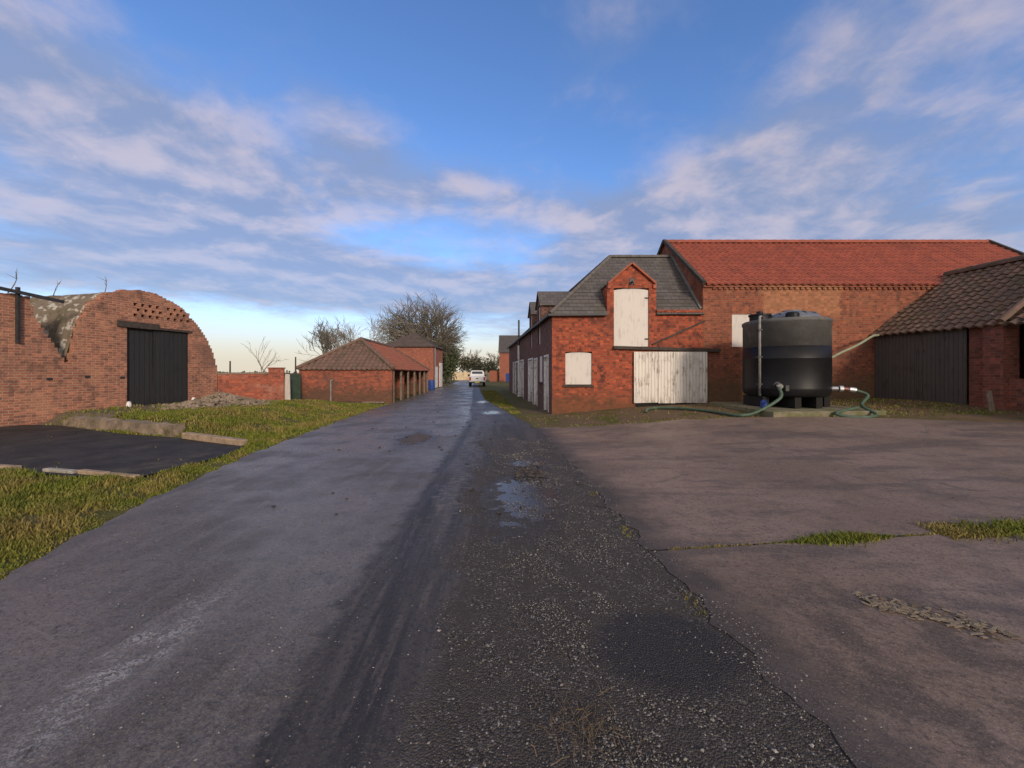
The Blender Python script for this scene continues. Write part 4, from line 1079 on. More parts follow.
tag(mb.build('leaning_board', M['white_board']), 'tapered white board leaning beside the brick wall pier', 'board')
root = empty('sheet_gate', (-10.6, 19.4, 0), 'dark green sheet gate between the white board and the open cart shed', 'gate')
mb = MB(); mb.box(-10.95, -10.30, 19.40, 19.43, .15, 1.42); mb.build('gate_panel', M['green_sheet'], root)
mb = MB()
for x in (-10.97, -10.28): mb.box(x - .03, x + .03, 19.37, 19.46, 0, 1.46)
mb.box(-10.94, -10.31, 19.37, 19.398, 1.36, 1.42); mb.box(-10.94, -10.31, 19.37, 19.398, .15, .21)
mb.build('gate_frame', M['green_sheet'], root, split=True)

# ------------------------------------------------------------------ open cart shed with hipped roof beside the lane
root = empty('open_cart_shed', (-8.3, 20, 0), 'low brick cart shed with hipped pantile roof and open posts facing the lane', 'shed')
CD = Vector((-.055, 1, 0)).normalized(); CLn = 11.6; CW = 4.65; CZ = 1.72; CRZ = 3.40
C0, C1 = Vector((-10.65, 20, 0)), Vector((-6.0, 20, 0))
mb = MB(); mb.box(C0.x, C1.x, 20, 20.23, -.3, CZ)
a, b = C0 + CD * .24, C0 + CD * CLn; mb.prism([a + Vector((0, 0, -.3)), b + Vector((0, 0, -.3)), b + Vector((0, 0, CZ)), a + Vector((0, 0, CZ))], (.23, 0, 0))
e = C1 + CD * CLn; b = C0 + CD * CLn; mb.prism([b + Vector((0, 0, -.3)), e + Vector((0, 0, -.3)), e + Vector((0, 0, CZ)), b + Vector((0, 0, CZ))], (0, -.23, 0))
mb.build('wall', M['brick_cart'], root)
R0, R1 = (C0 + C1) / 2 + CD * 2.35 + Vector((0, 0, CRZ)), (C0 + C1) / 2 + CD * (CLn - 2.35) + Vector((0, 0, CRZ))
ov = .12; ez = CZ - .04
mb = MB(); o = Vector((C0.x - ov, 20 - ov, ez)); V = Vector((0, R0.y - o.y, CRZ - ez))
roof_plane(mb, o, (1, 0, 0), [(0, 0), (CW + 2 * ov, 0), (R0.x - o.x, V.length)], V, .28, .03, .03, .25, 8, sag=.02, jit=.006)
mb.build('end_slope', M['pantile_grey'], root)
mb = MB(); o = C1 + CD * (CLn + ov) + Vector((ov, 0, ez)); V = Vector((R0.x - (C1 + CD * 2.35).x - ov, 0, CRZ - ez)); V = V - CD * V.dot(CD)
LT = CLn + 2 * ov
roof_plane(mb, o, -CD, [(0, 0), (LT, 0), (LT - 2.35 - ov, V.length), (2.35 + ov, V.length)], V, .28, .03, .03, .25, 8, sag=.03, jit=.004)
q = [C0 + Vector((-ov, -ov, ez)), R0, R1, C0 + CD * (CLn + ov) + Vector((-ov, 0, ez))]; mb.face(q[::-1])
mb.face([R1, C1 + CD * (CLn + ov) + Vector((ov, 0, ez)), C0 + CD * (CLn + ov) + Vector((-ov, 0, ez))])
mb.build('lane_slope', M['pantile_cart'], root)
mb = MB(); ridge_row(mb, R0, R1, .11); ridge_row(mb, (C1.x + ov - .03, 20 - ov + .03, ez + .06), R0, .10); ridge_row(mb, C1 + CD * (CLn + ov) + Vector((ov, 0, ez + .05)), R1, .10); ridge_row(mb, (C0.x - ov + .03, 20 - ov + .03, ez + .06), R0, .09)
mb.build('ridge_tiles', M['pantile_grey'], root)
for y in (20.32, 22.1, 24, 26, 28, 29.9, 31.4):
    p = C1 + CD * ((y - 20) / CD.y); mb = MB(); mb.box(p.x - .06, p.x + .04, p.y - .05, p.y + .05, 0, CZ - .1); mb.build('post', M['timber_grey'], root)
mb = MB(); p, q = C1 + CD * .24 + Vector((0, 0, CZ - .04)), C1 + CD * CLn + Vector((0, 0, CZ - .04)); mb.beam(p, q, .12, .12); mb.build('eave_beam', M['timber_dark'], root)
mb = MB()
for y in (24, 28):
    p = C0 + CD * ((y - 20) / CD.y); mb.box(p.x + .3, p.x + CW - .25, p.y - .05, p.y + .05, 0, CZ - .12)
mb.build('bay_partition', M['brick_cart'], root, split=True)
mb = MB(); mb.tube([(-9.03, 19.93, .05), (-9.03, 19.93, 1.12)], .035, 8); mb.tube([(-9.03, 19.93, 1.12), (-8.90, 19.93, 1.16)], .035, 8); mb.build('drainpipe', M['tank_pipe'], root)
for k, (xa, xb, y) in enumerate(((-8.9, -7.4, 19.6), (-7.3, -6.2, 19.55))):
    mb = MB(); mb.beam((xa, y, .07), (xb, y - .05, .07), .16, .07)
    tag(mb.build('plank', M['timber_grey'] if k else M['timber_dark'], bevel=.01), ['dark plank lying along the foot of the cart shed end wall', 'grey plank by the lane corner of the cart shed'][k], 'plank', 'planks beside the cart shed')

# ------------------------------------------------------------------ two-storey brick building behind it
root = empty('brick_granary', (-10.3, 40, 0), 'square two storey brick building with grey pyramid roof behind the cart shed', 'building')
g0, g1, gy0, gy1, ge = -12.9, -7.85, 40, 45.2, 4.15
mb = MB(); mb.box(g0, g1, gy0, gy1, -.2, ge); mb.build('wall', M['brick_far'], root)
ap = Vector(((g0 + g1) / 2, (gy0 + gy1) / 2, 5.85)); mb = MB()
cs = [Vector((g0 - .2, gy0 - .2, ge - .04)), Vector((g1 + .2, gy0 - .2, ge - .04)), Vector((g1 + .2, gy1 + .2, ge - .04)), Vector((g0 - .2, gy1 + .2, ge - .04))]
for k in range(4):
    a, b = cs[k], cs[(k + 1) % 4]; m_ = (a + b) / 2; V = ap - m_
    roof_plane(mb, a, b - a, [(0, 0), ((b - a).length, 0), ((b - a).length / 2, V.length)], V, .3, .03, 0)
mb.build('roof', M['slate_brown'], root)
mb = MB(); mb.box(g1 - .02, g1 + .05, 41.0, 42.1, 0, 2.15); mb.build('door', M['white_paint'], root)
mb = MB(); mb.box(g1 - .02, g1 + .08, 43.2, 44.6, 0, 2.6); mb.build('cart_door', M['white_paint'], root)
mb = MB(); mb.tube([(g1 + .12, 40.15, 0), (g1 + .12, 40.15, ge - .1)], .06, 8); mb.build('drainpipe', M['tank_pipe'], root)
mb = MB(); px_, py_ = (431.5 - CX) / F * 35.5, 35.5
mb.lathe((px_, py_, 0), [(.27, 0), (.29, .03), (.30, .3), (.29, .32), (.30, .34), (.30, .6), (.29, .62), (.30, .64), (.28, .86), (.24, .88)], 20)
tag(mb.build('blue_barrel', M['blue_plastic'], smooth=False), 'blue plastic barrel at the roadside by the far end of the cart shed', 'barrel')

# ------------------------------------------------------------------ far barn, bins and boundary at the end of the lane
root = empty('far_barn', (1, 70, 0), 'distant red brick barn with grey slate roof past the stable range', 'barn')
mb = MB(); mb.box(-2.2, 7, 70, 78, -.2, 5.15); mb.prism([(-2.2, 70, 5.152), (-2.2, 78, 5.152), (-2.2, 74, 8.3)], (.25, 0, 0)); mb.build('wall', M['brick_far'], root)
mb = MB(); V = Vector((0, 4.2, 3.4)); roof_plane(mb, (-2.4, 69.8, 5.05), (1, 0, 0), [(0, 0), (9.6, 0), (9.6, V.length), (0, V.length)], V, .3, .03)
mb.face([(7.2, 74, 8.45), (-2.4, 74, 8.45), (-2.4, 78.2, 5.05), (7.2, 78.2, 5.05)]); mb.build('roof', M['slate'], root)
for k, (x, y, m_, lb) in enumerate(((-.75, 66, 'blue_plastic', 'blue wheeled bin standing nearer the lane before the distant barn'), (-.1, 66.2, 'blue_plastic', 'blue wheeled bin close to the wall before the distant barn'))):
    rt = empty('wheeled_bin', (x, y, 0), lb, 'bin', 'bins before the distant barn')
    mb = MB(); mb.hexa([(x - .24, y - .3, .06), (x + .24, y - .3, .06), (x + .24, y + .3, .06), (x - .24, y + .3, .06), (x - .3, y - .38, 1.3), (x + .3, y - .38, 1.3), (x + .3, y + .38, 1.3), (x - .3, y + .38, 1.3)]); mb.build('body', M[m_], rt)
    mb = MB(); mb.hexa([(x - .32, y - .42, 1.305), (x + .32, y - .42, 1.305), (x + .32, y + .4, 1.305), (x - .32, y + .4, 1.305), (x - .3, y - .38, 1.36), (x + .3, y - .38, 1.36), (x + .3, y + .38, 1.45), (x - .3, y + .38, 1.45)]); mb.build('lid', M[m_], rt)
    for s in (-.27, .27):
        mb = MB(); mb.tube([(x + s - .03, y + .3, .1), (x + s + .03, y + .3, .1)], .1, 10); mb.build('wheel', M['rubber'], rt)
mb = MB(); mb.box(-4.0, -2.4, 71, 71.3, -.1, 1.9); tag(mb.build('red_wall', M['brick_far']), 'short red brick wall joining the distant barn at the lane end', 'wall')
root = empty('boundary_wall', (-7, 84, 0), 'pale cream boundary wall across the end of the lane behind the pickup', 'wall')
mb = MB(); mb.box(-12.2, -3.3, 84, 84.3, -.2, 1.65); mb.build('wall_panel', M['fence_pale'], root)
mb = MB()
for x in (-12.3, -9.9, -7.6, -5.4, -3.4): mb.box(x - .2, x + .2, 83.85, 84.45, -.2, 1.95)
mb.build('pillar', M['fence_pale'], root, split=True)
root = empty('wooden_shelter', (-13.6, 80, 0), 'small grey wooden shelter beside the pale boundary wall', 'shed')
mb = MB(); mb.box(-14.8, -12.6, 80, 82, -.1, 1.7); mb.build('wall', M['timber_grey'], root)
mb = MB(); mb.prism([(-15, 79.8, 1.7), (-12.4, 79.8, 1.7), (-13.7, 79.8, 2.5)], (0, 2.4, 0)); mb.build('roof', M['timber_dark'], root)

# ------------------------------------------------------------------ pickup truck
TXc, TYc = (477.3 - CX) / F * 44, 44
root = empty('pickup_truck', (TXc, TYc, 0), 'white pickup truck parked on the lane seen from behind', 'pickup')
P = lambda x, y, z: (TXc + x - .09 * y, TYc + y, z)
def loft(mb, secs):
    for a, b in zip(secs, secs[1:]):
        for k in range(len(a)):
            j = (k + 1) % len(a); mb.face([a[k], a[j], b[j], b[k]])
    mb.face(secs[0][::-1]); mb.face(secs[-1])
def sec(y, hw, z0, z1, tw=None, ch=.06):
    tw = tw or hw
    return [P(-hw, y, z0), P(hw, y, z0), P(hw, y, z1 - ch - .1), P(tw, y, z1 - ch), P(tw - ch, y, z1), P(-tw + ch, y, z1), P(-tw, y, z1 - ch), P(-hw, y, z1 - ch - .1)]
mb = MB(); loft(mb, [sec(0, .86, .52, 1.12, .84), sec(.1, .90, .45, 1.15, .88), sec(2.0, .91, .42, 1.15, .89), sec(3.6, .91, .42, 1.12, .88), sec(4.6, .90, .42, 1.08, .84), sec(5.0, .84, .45, .95, .76)])
body = mb.build('body', M['truck_white'], root)
mb = MB(); loft(mb, [sec(1.75, .80, 1.13, 1.16, .78, .01), sec(1.95, .76, 1.13, 1.78, .68), sec(3.0, .76, 1.13, 1.80, .68), sec(3.7, .80, 1.11, 1.16, .76, .01)]); mb.build('cab', M['truck_white'], root)
mb = MB(); mb.prism([P(-.62, 1.86, 1.25), P(.62, 1.86, 1.25), P(.58, 1.91, 1.68), P(-.58, 1.91, 1.68)], (0, -.05, 0)); mb.build('rear_window', M['glass_dark'], root)
for s in (-1, 1):
    mb = MB(); mb.prism([P(s * .775, 2.1, 1.22), P(s * .775, 3.25, 1.22), P(s * .73, 2.95, 1.66), P(s * .73, 2.15, 1.66)], (s * .02, 0, 0)); mb.build('side_window', M['glass_dark'], root)
mb = MB(); mb.box(TXc - .68, TXc + .68, TYc - .05, TYc - .005, .60, 1.10); tgate = mb.build('tailgate', M['truck_white'], root, bevel=.015)
mb = MB(); mb.box(TXc - .12, TXc + .12, TYc - .075, TYc - .052, .86, .94); mb.build('handle', M['rubber'], tgate)
for s in (-1, 1):
    mb = MB(); mb.box(TXc + s * .78 - .075, TXc + s * .78 + .075, TYc - .06, TYc + .06, .70, 1.06); mb.build('tail_light', M['tail_red'], root)
mb = MB(); mb.box(TXc - .86, TXc + .86, TYc - .16, TYc + .0, .42, .55); bm_ = mb.build('rear_bumper', M['iron'], root, bevel=.02)
mb = MB(); mb.box(TXc - .26, TXc + .26, TYc - .175, TYc - .161, .435, .54); mb.build('number_plate', M['plate'], bm_)
for s in (-1, 1):
    for y in (1.0, 4.1):
        p = P(s * .79, y, .37); mb = MB(); mb.tube([(p[0] - .12, p[1], p[2]), (p[0] + .12, p[1], p[2])], .37, 20); wh = mb.build('wheel', M['rubber'], root)
        mb = MB(); mb.tube([(p[0] + s * .10, p[1], p[2]), (p[0] + s * .13, p[1], p[2])], .22, 14); mb.build('rim', M['alu'], wh)
    mb = MB(); p = P(s * 1.0, 3.35, 1.22); mb.box(p[0] - .1, p[0] + .1, p[1] - .05, p[1] + .06, p[2] - .1, p[2] + .12); mb.build('door_mirror', M['rubber'], root)

# ------------------------------------------------------------------ trees
def branch(mbT, mbC, p, d, L, r, lvl, rnd, spread, minlvl, nch, up=.15):
    """one limb and everything growing from it; thick wood into the trunk mesh, twigs into the crown mesh"""
    n = 4 if lvl > 0 else 2; pts = [p.copy()]; q = p.copy(); dd = d.copy()
    for k in range(n):
        dd = (dd + Vector((rnd.gauss(0, .13), rnd.gauss(0, .13), rnd.gauss(0, .10) + up * .12))).normalized()
        q = q + dd * (L / n); pts.append(q.copy())
    rad = [r * (1 - .5 * k / n) for k in range(n + 1)]
    (mbT if lvl >= minlvl else mbC).tube(pts, rad, 7 if lvl >= minlvl else 3, caps=False)
    if lvl == 0: return
    for c in range(nch[lvl]):
        s = rnd.uniform(.35, 1.0) if c else 1.0
        i = min(n - 1, int(s * n)); f = s * n - i
        st = pts[i].lerp(pts[i + 1], min(1, f))
        ang = rnd.uniform(.25, spread); az = rnd.uniform(0, 2 * math.pi)
        o_ = dd.orthogonal().normalized(); o_.rotate(Matrix.Rotation(az, 3, dd))
        nd = (dd * math.cos(ang) + o_ * math.sin(ang) + Vector((0, 0, up))).normalized()
        branch(mbT, mbC, st, nd, L * rnd.uniform(.58, .82), max(r * .52, .012), lvl - 1, rnd, spread, minlvl, nch, up)
def tree(name, label, loc, hgt, seed, levels=4, nch=(0, 4, 4, 4, 5), spread=.9, trunk=.22, rad=.02, group=None, twig='twig', leaves=None, minr=.014, cat='tree'):
    rnd = random.Random(seed); root = empty(name, loc, label, cat, group)
    mt, mc = MB(), MB()
    L = hgt * .30; base = Vector(loc)
    def br(p, d, L, r, lvl, up=.16):
        n = 4 if lvl > 1 else 2; pts = [p.copy()]; q = p.copy(); dd = d.copy()
        for k in range(n):
            dd = (dd + Vector((rnd.gauss(0, .12), rnd.gauss(0, .12), rnd.gauss(0, .09) + up * .10))).normalized()
            q = q + dd * (L / n); pts.append(q.copy())
        rr = [max(minr, r * (1 - .45 * k / n)) for k in range(n + 1)]
        if lvl == 0: rr[-1] = minr * .5
        thick = lvl >= levels - 1
        (mt if thick else mc).tube(pts, rr, 8 if thick else (4 if lvl > 1 else 3), caps=False)
        if leaves and lvl <= 1:
            for _ in range(leaves[0]):
                if rnd.random() < leaves[2](q): leafp.append(q + Vector((rnd.gauss(0, .3), rnd.gauss(0, .3), rnd.gauss(0, .3))))
        if lvl == 0: return
        for c in range(nch[lvl]):
            s = 1.0 if c == 0 else rnd.uniform(.3, 1.0)
            i = min(n - 1, int(s * n)); st = pts[i].lerp(pts[i + 1], min(1, s * n - i))
            ang = rnd.uniform(.2, spread); o_ = dd.orthogonal().normalized(); o_.rotate(Matrix.Rotation(rnd.uniform(0, 6.283), 3, dd))
            nd = (dd * math.cos(ang) + o_ * math.sin(ang) + Vector((0, 0, up))).normalized()
            br(st, nd, L * rnd.uniform(.60, .85), r * .55, lvl - 1, up)
    leafp = []
    br(base - Vector((0, 0, .2)), Vector((rnd.gauss(0, .03), 0, 1)), L, trunk, levels)
    mt.build('trunk', M['bark'], root, smooth=True); mc.build('crown', M[twig], root)
    if leafp:
        ml = MB()
        for p in leafp:
            s = leaves[1] * rnd.uniform(.6, 1.3); a = Vector((rnd.gauss(0, 1), rnd.gauss(0, 1), rnd.gauss(0, .6))).normalized(); b = a.orthogonal().normalized()
            ml.face([p - a * s - b * s * .5, p + b * s * .2 - a * s * .1, p + a * s, p - a * s * .1 - b * s * .9])
        ml.build('ivy', M['ivy'], root)
    return root
def dome_tree(name, label, loc, centre, radii, seed, limbs, twigs, cat='tree'):
    """wide old tree: forked trunk, long limbs, and a dense haze of bare twigs filling an uneven dome"""
    rnd = random.Random(seed); root = empty(name, loc, label, cat); mt, mc, ml = MB(), MB(), MB()
    base, C = Vector(loc), Vector(centre)
    fork = base + Vector((.2, 0, 2.2)); mt.tube([base - Vector((0, 0, .2)), base + Vector((.05, 0, 1)), fork], [.62, .48, .42], 10)
    def arc(a, b, sagk, n=6):
        pts = []; off = Vector((rnd.gauss(0, 1), rnd.gauss(0, 1), rnd.gauss(0, .6))) * sagk * (b - a).length
        for k in range(n + 1):
            q = k / n; pts.append(a.lerp(b, q) + off * math.sin(math.pi * q) + Vector((0, 0, (b - a).length * .10 * math.sin(math.pi * q))))
        return pts
    for _ in range(limbs):
        v = Vector((rnd.gauss(0, 1), rnd.gauss(0, 1), rnd.gauss(.25, .8))).normalized(); rr = rnd.uniform(.45, .75)
        e = C + Vector((v.x * radii[0], v.y * radii[1], v.z * radii[2])) * rr
        if e.z < 2.5: e.z = 2.5 + rnd.random()
        pl_ = arc(fork, e, .10, 8); mt.tube(pl_, [.20 * (1 - k / 9) + .035 for k in range(9)], 6, caps=False)
        bump_ = rnd.uniform(.82, 1.12)
        for _k in range(twigs):
            st = pl_[rnd.randint(3, 8)]
            w_ = (v * 1.0 + Vector((rnd.gauss(0, .55), rnd.gauss(0, .55), rnd.gauss(.15, .5)))).normalized()
            tip = C + Vector((w_.x * radii[0], w_.y * radii[1], w_.z * radii[2])) * bump_ * rnd.uniform(.80, 1.04)
            if tip.z < 1.8: continue
            br = arc(st, tip, .07, 5); mc.tube(br, [.05, .042, .035, .028, .022, .014], 3, caps=False)
            for _j in range(4):
                i_ = rnd.randint(2, 4); d_ = (br[i_ + 1] - br[i_]).normalized() + Vector((rnd.gauss(0, .5), rnd.gauss(0, .5), rnd.gauss(.25, .4)))
                e2 = br[i_] + d_.normalized() * rnd.uniform(.6, 1.7); mc.tube([br[i_], (br[i_] + e2) / 2 + Vector((rnd.gauss(0, .07), rnd.gauss(0, .07), .05)), e2], [.022, .018, .010], 3, caps=False)
            if rnd.random() < sstep(6.5, 3, tip.z) * .8:
                for _j in range(14):
                    p = br[rnd.randint(2, 5)] + Vector((rnd.gauss(0, .35), rnd.gauss(0, .35), rnd.gauss(0, .35))); q = .13 * rnd.uniform(.6, 1.3)
                    a = Vector((rnd.gauss(0, 1), rnd.gauss(0, 1), rnd.gauss(0, .6))).normalized(); b = a.orthogonal().normalized()
                    ml.face([p - a * q - b * q * .5, p + b * q * .4, p + a * q, p - b * q * .7])
    mt.build('trunk', M['bark'], root, smooth=True); mc.build('crown', M['twig'], root); ml.build('ivy', M['ivy'], root)
dome_tree('large_tree', 'big bare spreading tree towering behind the brick buildings at the lane bend', (-11.8, 58, 0), (-13.0, 58, 6.2), (6.9, 6.0, 6.4), 11, 46, 23)
def shrub(name, label, c, rx, ry, rz, n, seed, mat='ivy', leaf=.16, group=None, cat='shrub'):
    rnd = random.Random(seed); root = empty(name, (c[0], c[1], 0), label, cat, group)
    ml, mt = MB(), MB()
    lobes = [(Vector((rnd.uniform(-.6, .6) * rx, rnd.uniform(-.6, .6) * ry, rnd.uniform(.25, 1.1) * rz)), rnd.uniform(.35, .6)) for _ in range(9)]
    for _ in range(n):
        lc, lr = rnd.choice(lobes); v = Vector((rnd.gauss(0, 1), rnd.gauss(0, 1), rnd.gauss(0, 1))).normalized() * (rnd.random() ** .35) * lr
        p = Vector((c[0], c[1], 0)) + lc + Vector((v.x * rx, v.y * ry, v.z * rz * .9))
        if p.z < .05: continue
        s = leaf * rnd.uniform(.6, 1.4); a = Vector((rnd.gauss(0, 1), rnd.gauss(0, 1), rnd.gauss(0, 1))).normalized(); b = a.orthogonal().normalized()
        ml.face([p - a * s - b * s * .4, p + b * s * .5, p + a * s, p - b * s * .6])
    for lc, lr in lobes: mt.tube([(c[0], c[1], 0), Vector((c[0], c[1], 0)) + lc * .6 + Vector((0, 0, .2)), Vector((c[0], c[1], 0)) + lc], [.09, .06, .03], 5)
    mt.build('stem', M['bark'], root); ml.build('foliage', M[mat], root)
shrub('evergreen_bush', 'dark evergreen bush under the right side of the big bare tree', (-9.6, 58), 2.6, 2.2, 4.2, 4200, 3)
shrub('evergreen_bush', 'dark ivy mound at the trunk foot of the big bare tree', (-12.6, 57), 2.4, 2.0, 3.0, 2600, 4)
shrub('hedge_bush', 'brown winter bush over the pale boundary wall, right of the pickup', (-6.0, 92), 3.2, 2, 3.4, 1800, 5, 'hedge', .2)
shrub('hedge_bush', 'brown winter bush behind the pickup roof', (-9.5, 94), 3.2, 2, 4.2, 2000, 6, 'hedge', .2)
shrub('hedge_bush', 'dull winter bush next to the distant barn wall', (-3.3, 93), 2.4, 2, 2.6, 1200, 7, 'hedge', .2)
tree('bare_tree', 'bare branching tree behind the left end of the cart shed roof', (-23.8, 50, 0), 10.5, 21, 5, (0, 3, 3, 4, 4, 5), .95, .13, minr=.02, twig='twig')
tree('bare_tree', 'smaller bare tree behind the cart shed apex', (-20.9, 52, 0), 10.2, 25, 5, (0, 3, 3, 4, 4, 4), .9, .13, minr=.018, twig='twig_pale')
tree('bare_tree', 'slender bare tree seen above the low brick wall', (-28.0, 45, 0), 7.2, 31, 4, (0, 2, 2, 3, 3), .8, .09, minr=.014, twig='twig_pale')
tree('bare_tree', 'hazy bare tree rising over the pale wall at the lane end', (-9.0, 100, 0), 10, 35, 5, (0, 3, 3, 4, 4, 4), .9, .2, minr=.03, twig='twig_pale')
tree('bare_tree', 'thin bare tree beside the distant barn roof', (-5.0, 104, 0), 9.5, 36, 5, (0, 3, 3, 4, 4, 4), .9, .2, minr=.03, twig='twig_pale')
for k, (px, yd, ht, lb) in enumerate(((230, 60, 3.3, 'distant telegraph pole above the left end of the low brick wall'), (295.5, 62, 4.0, 'distant telegraph pole beside the cart shed eave'))):
    x = (px - CX) / F * yd; mb = MB(); mb.tube([(x, yd, -.2), (x + .02, yd, ht)], [.13, .10], 8); tag(mb.build('telegraph_pole', M['timber_dark']), lb, 'pole', 'distant poles')
# far hedgerow at the horizon on the left
rnd = random.Random(5); mb = MB()
for _ in range(9000):
    x = rnd.uniform(-260, 60); y = 190 + rnd.gauss(0, 1.2); z = abs(rnd.gauss(0, .75)) + (.8 if math.sin(x * .21) + math.sin(x * .083 + 1) > 1 else 0) * rnd.random()
    s = rnd.uniform(.3, .6); a = rnd.uniform(0, 6.28)
    mb.face([(x - s * math.cos(a), y - s * math.sin(a), z), (x, y, z - s), (x + s * math.cos(a), y + s * math.sin(a), z), (x, y, z + s)])
tag(mb.build('hedgerow', M['hedge']), 'far hedgerow along the horizon across the fields', 'hedge', kind='stuff')
# weeds growing on the arched barn roof
def weed(loc, h, seed, lean, label):
    rnd = random.Random(seed); mb = MB(); p = Vector(loc)
    def st(p, d, L, r, lv):
        pts = [p.copy()]
        for k in range(5): d = (d + Vector((rnd.gauss(0, .15), rnd.gauss(0, .15), .05))).normalized(); p = p + d * L / 5; pts.append(p.copy())
        mb.tube(pts, [r * (1 - .15 * k) for k in range(6)], 4)
        if lv:
            for _ in range(3): st(pts[rnd.randint(2, 4)], (d + Vector((rnd.gauss(0, .6), rnd.gauss(0, .6), .2))).normalized(), L * .35, r * .5, 0)
    st(p, Vector(lean).normalized(), h, .016, 1)
    tag(mb.build('sapling', M['twig']), label, 'sapling', 'saplings rooted on the arched barn')
weed(AP_(-2.75, 3.75, -.2), .75, 1, (.25, .1, 1), 'bare sapling sprouting beside the old iron rail beam')
weed(AP_(-.2, 4.05, -.8), .85, 2, (.0, 0, 1), 'tall bare sapling rooted on the barrel roof crest')
weed(AP_(-1.3, 3.9, -1.2), .62, 3, (.15, 0, 1), 'short bare sapling between the rail beam and the roof crest')

# ------------------------------------------------------------------ ground cover
def in_poly(x, y, P):
    c = False; j = len(P) - 1
    for i in range(len(P)):
        if (P[i][1] > y) != (P[j][1] > y) and x < (P[j][0] - P[i][0]) * (y - P[i][1]) / (P[j][1] - P[i][1]) + P[i][0]: c = not c
        j = i
    return c
def blades(name, label, pts, hmin, hmax, seed, lift=0.0):
    rnd = random.Random(seed); mb = MB()
    for x, y, k in pts:
        z = H(x, y) - .015 + lift; dist = max(1.5, math.hypot(x, y))
        h = rnd.uniform(hmin, hmax) * k; wd_ = .0018 + dist * .0009
        a = rnd.uniform(0, 6.283); l = rnd.uniform(.1, .75) * h; b = rnd.uniform(0, 6.283)
        ca, sa = math.cos(a) * wd_, math.sin(a) * wd_; lx, ly = math.cos(b) * l, math.sin(b) * l
        i = len(mb.v)
        mb.v += [(x - ca, y - sa, z), (x + ca, y + sa, z), (x + lx * .4 + ca * .7, y + ly * .4 + sa * .7, z + h * .6), (x + lx * .4 - ca * .7, y + ly * .4 - sa * .7, z + h * .6), (x + lx, y + ly, z + h)]
        mb.f += [[i, i + 1, i + 2, i + 3], [i + 3, i + 2, i + 4]]; mb.uv += [[(0, 0)] * 4, [(0, 0)] * 3]
    return tag(mb.build(name, M['grass']), label, 'grass', kind='stuff')
rnd = random.Random(12); pts = []
while len(pts) < 60000:
    y = 2.4 * (21 / 2.4) ** rnd.random(); x = rnd.uniform(-16, -3.4)
    if x > LX(y) + .16 * hn(y, 3, 2.3) + .10 * hn(y, 8, 7) + .12 - .6 * rnd.random() ** 2 or x < -1.32 * y - .3: continue
    if in_poly(x, y, pp) and not (rnd.random() < .0015): continue
    s = (x - AO.x) * AN.x + (y - AO.y) * AN.y
    if s < .1: continue
    if s < 3.2 and y > 9 and x < -9.3 and rnd.random() > .05 + .35 * sstep(.2, .8, hn(x, y, 2.2)): continue
    if hn(x * .8, y * 1.3, 2.6) > .38 and rnd.random() < .75: continue
    if rnd.random() < .35 + .35 * hn(x, y, 1.6) and y > 9: continue
    edge_ = sstep(0, .5, LX(y) - x)
    pts.append((x, y, (.35 + .65 * edge_) * (.55 + .9 * abs(hn(x, y, 1.1))) * (.75 if y > 12 else 1)))
blades('verge_grass', 'mixed green and straw grass on the left verge of the lane', pts, .03, .105, 1)
pts = []
while len(pts) < 7500:
    y = rnd.uniform(10.4, 34); x = rnd.uniform(-4, 14)
    if y < 14.6:
        if x < RX(y) + .15 or y < YF(x) - .12 + .1 * rnd.random() or y > FY - .35 or x > EX(y) - .3: continue
        if abs(x - TX) < 1.65 and y > TY - 1.8: continue
        dens_ = .5 if (y < YF(x) + .3) else .05
        if x > 9.5: dens_ = .22
        if rnd.random() > dens_ * (.6 + .6 * hn(x, y, 2.1)): continue
    else:
        if x < RX(y) + .1 or x > QL(y).x - 1.1: continue
        if rnd.random() > .35 + .5 * hn(x, y, 1.3): continue
    pts.append((x, y, .75))
blades('verge_grass', 'short patchy grass along the yard edge and the foot of the stable wall', pts, .03, .085, 2)
pts = []
while len(pts) < 6500:
    x = rnd.uniform(1.3, 7.5); a = abs(hn(x, 1, 1.0)); g = .02 + .22 * max(0, hn(x, 4, 3))
    if 2.35 < x < 3.45: g = .95 * math.sin((x - 2.35) / 1.1 * math.pi) + .15
    if 3.9 < x < 5.4: g = 1.0
    if rnd.random() > g + .05: continue
    sp = .012 + .085 * max(g, 0) ** 1.5 * (1 + .9 * (x > 3.9)); y = JY(x) + rnd.gauss(0, sp * .5)
    pts.append((x, y, .55 + .6 * max(g, 0)))
for o_ in pts[:0]: pass
blades('joint_grass', 'tufts of green grass growing in the joint between the concrete slabs', pts, .02, .055, 3, .03)
pts = []
for _ in range(700):
    y = rnd.uniform(2.4, 5); pts.append((RX(y) + rnd.gauss(.0, .03), y, .5))
pts = [q for q in pts if hn(q[1], 2, 3) > .45]
blades('edge_grass', 'sparse low moss and grass along the gravel edge of the concrete', pts, .02, .06, 4, .03)

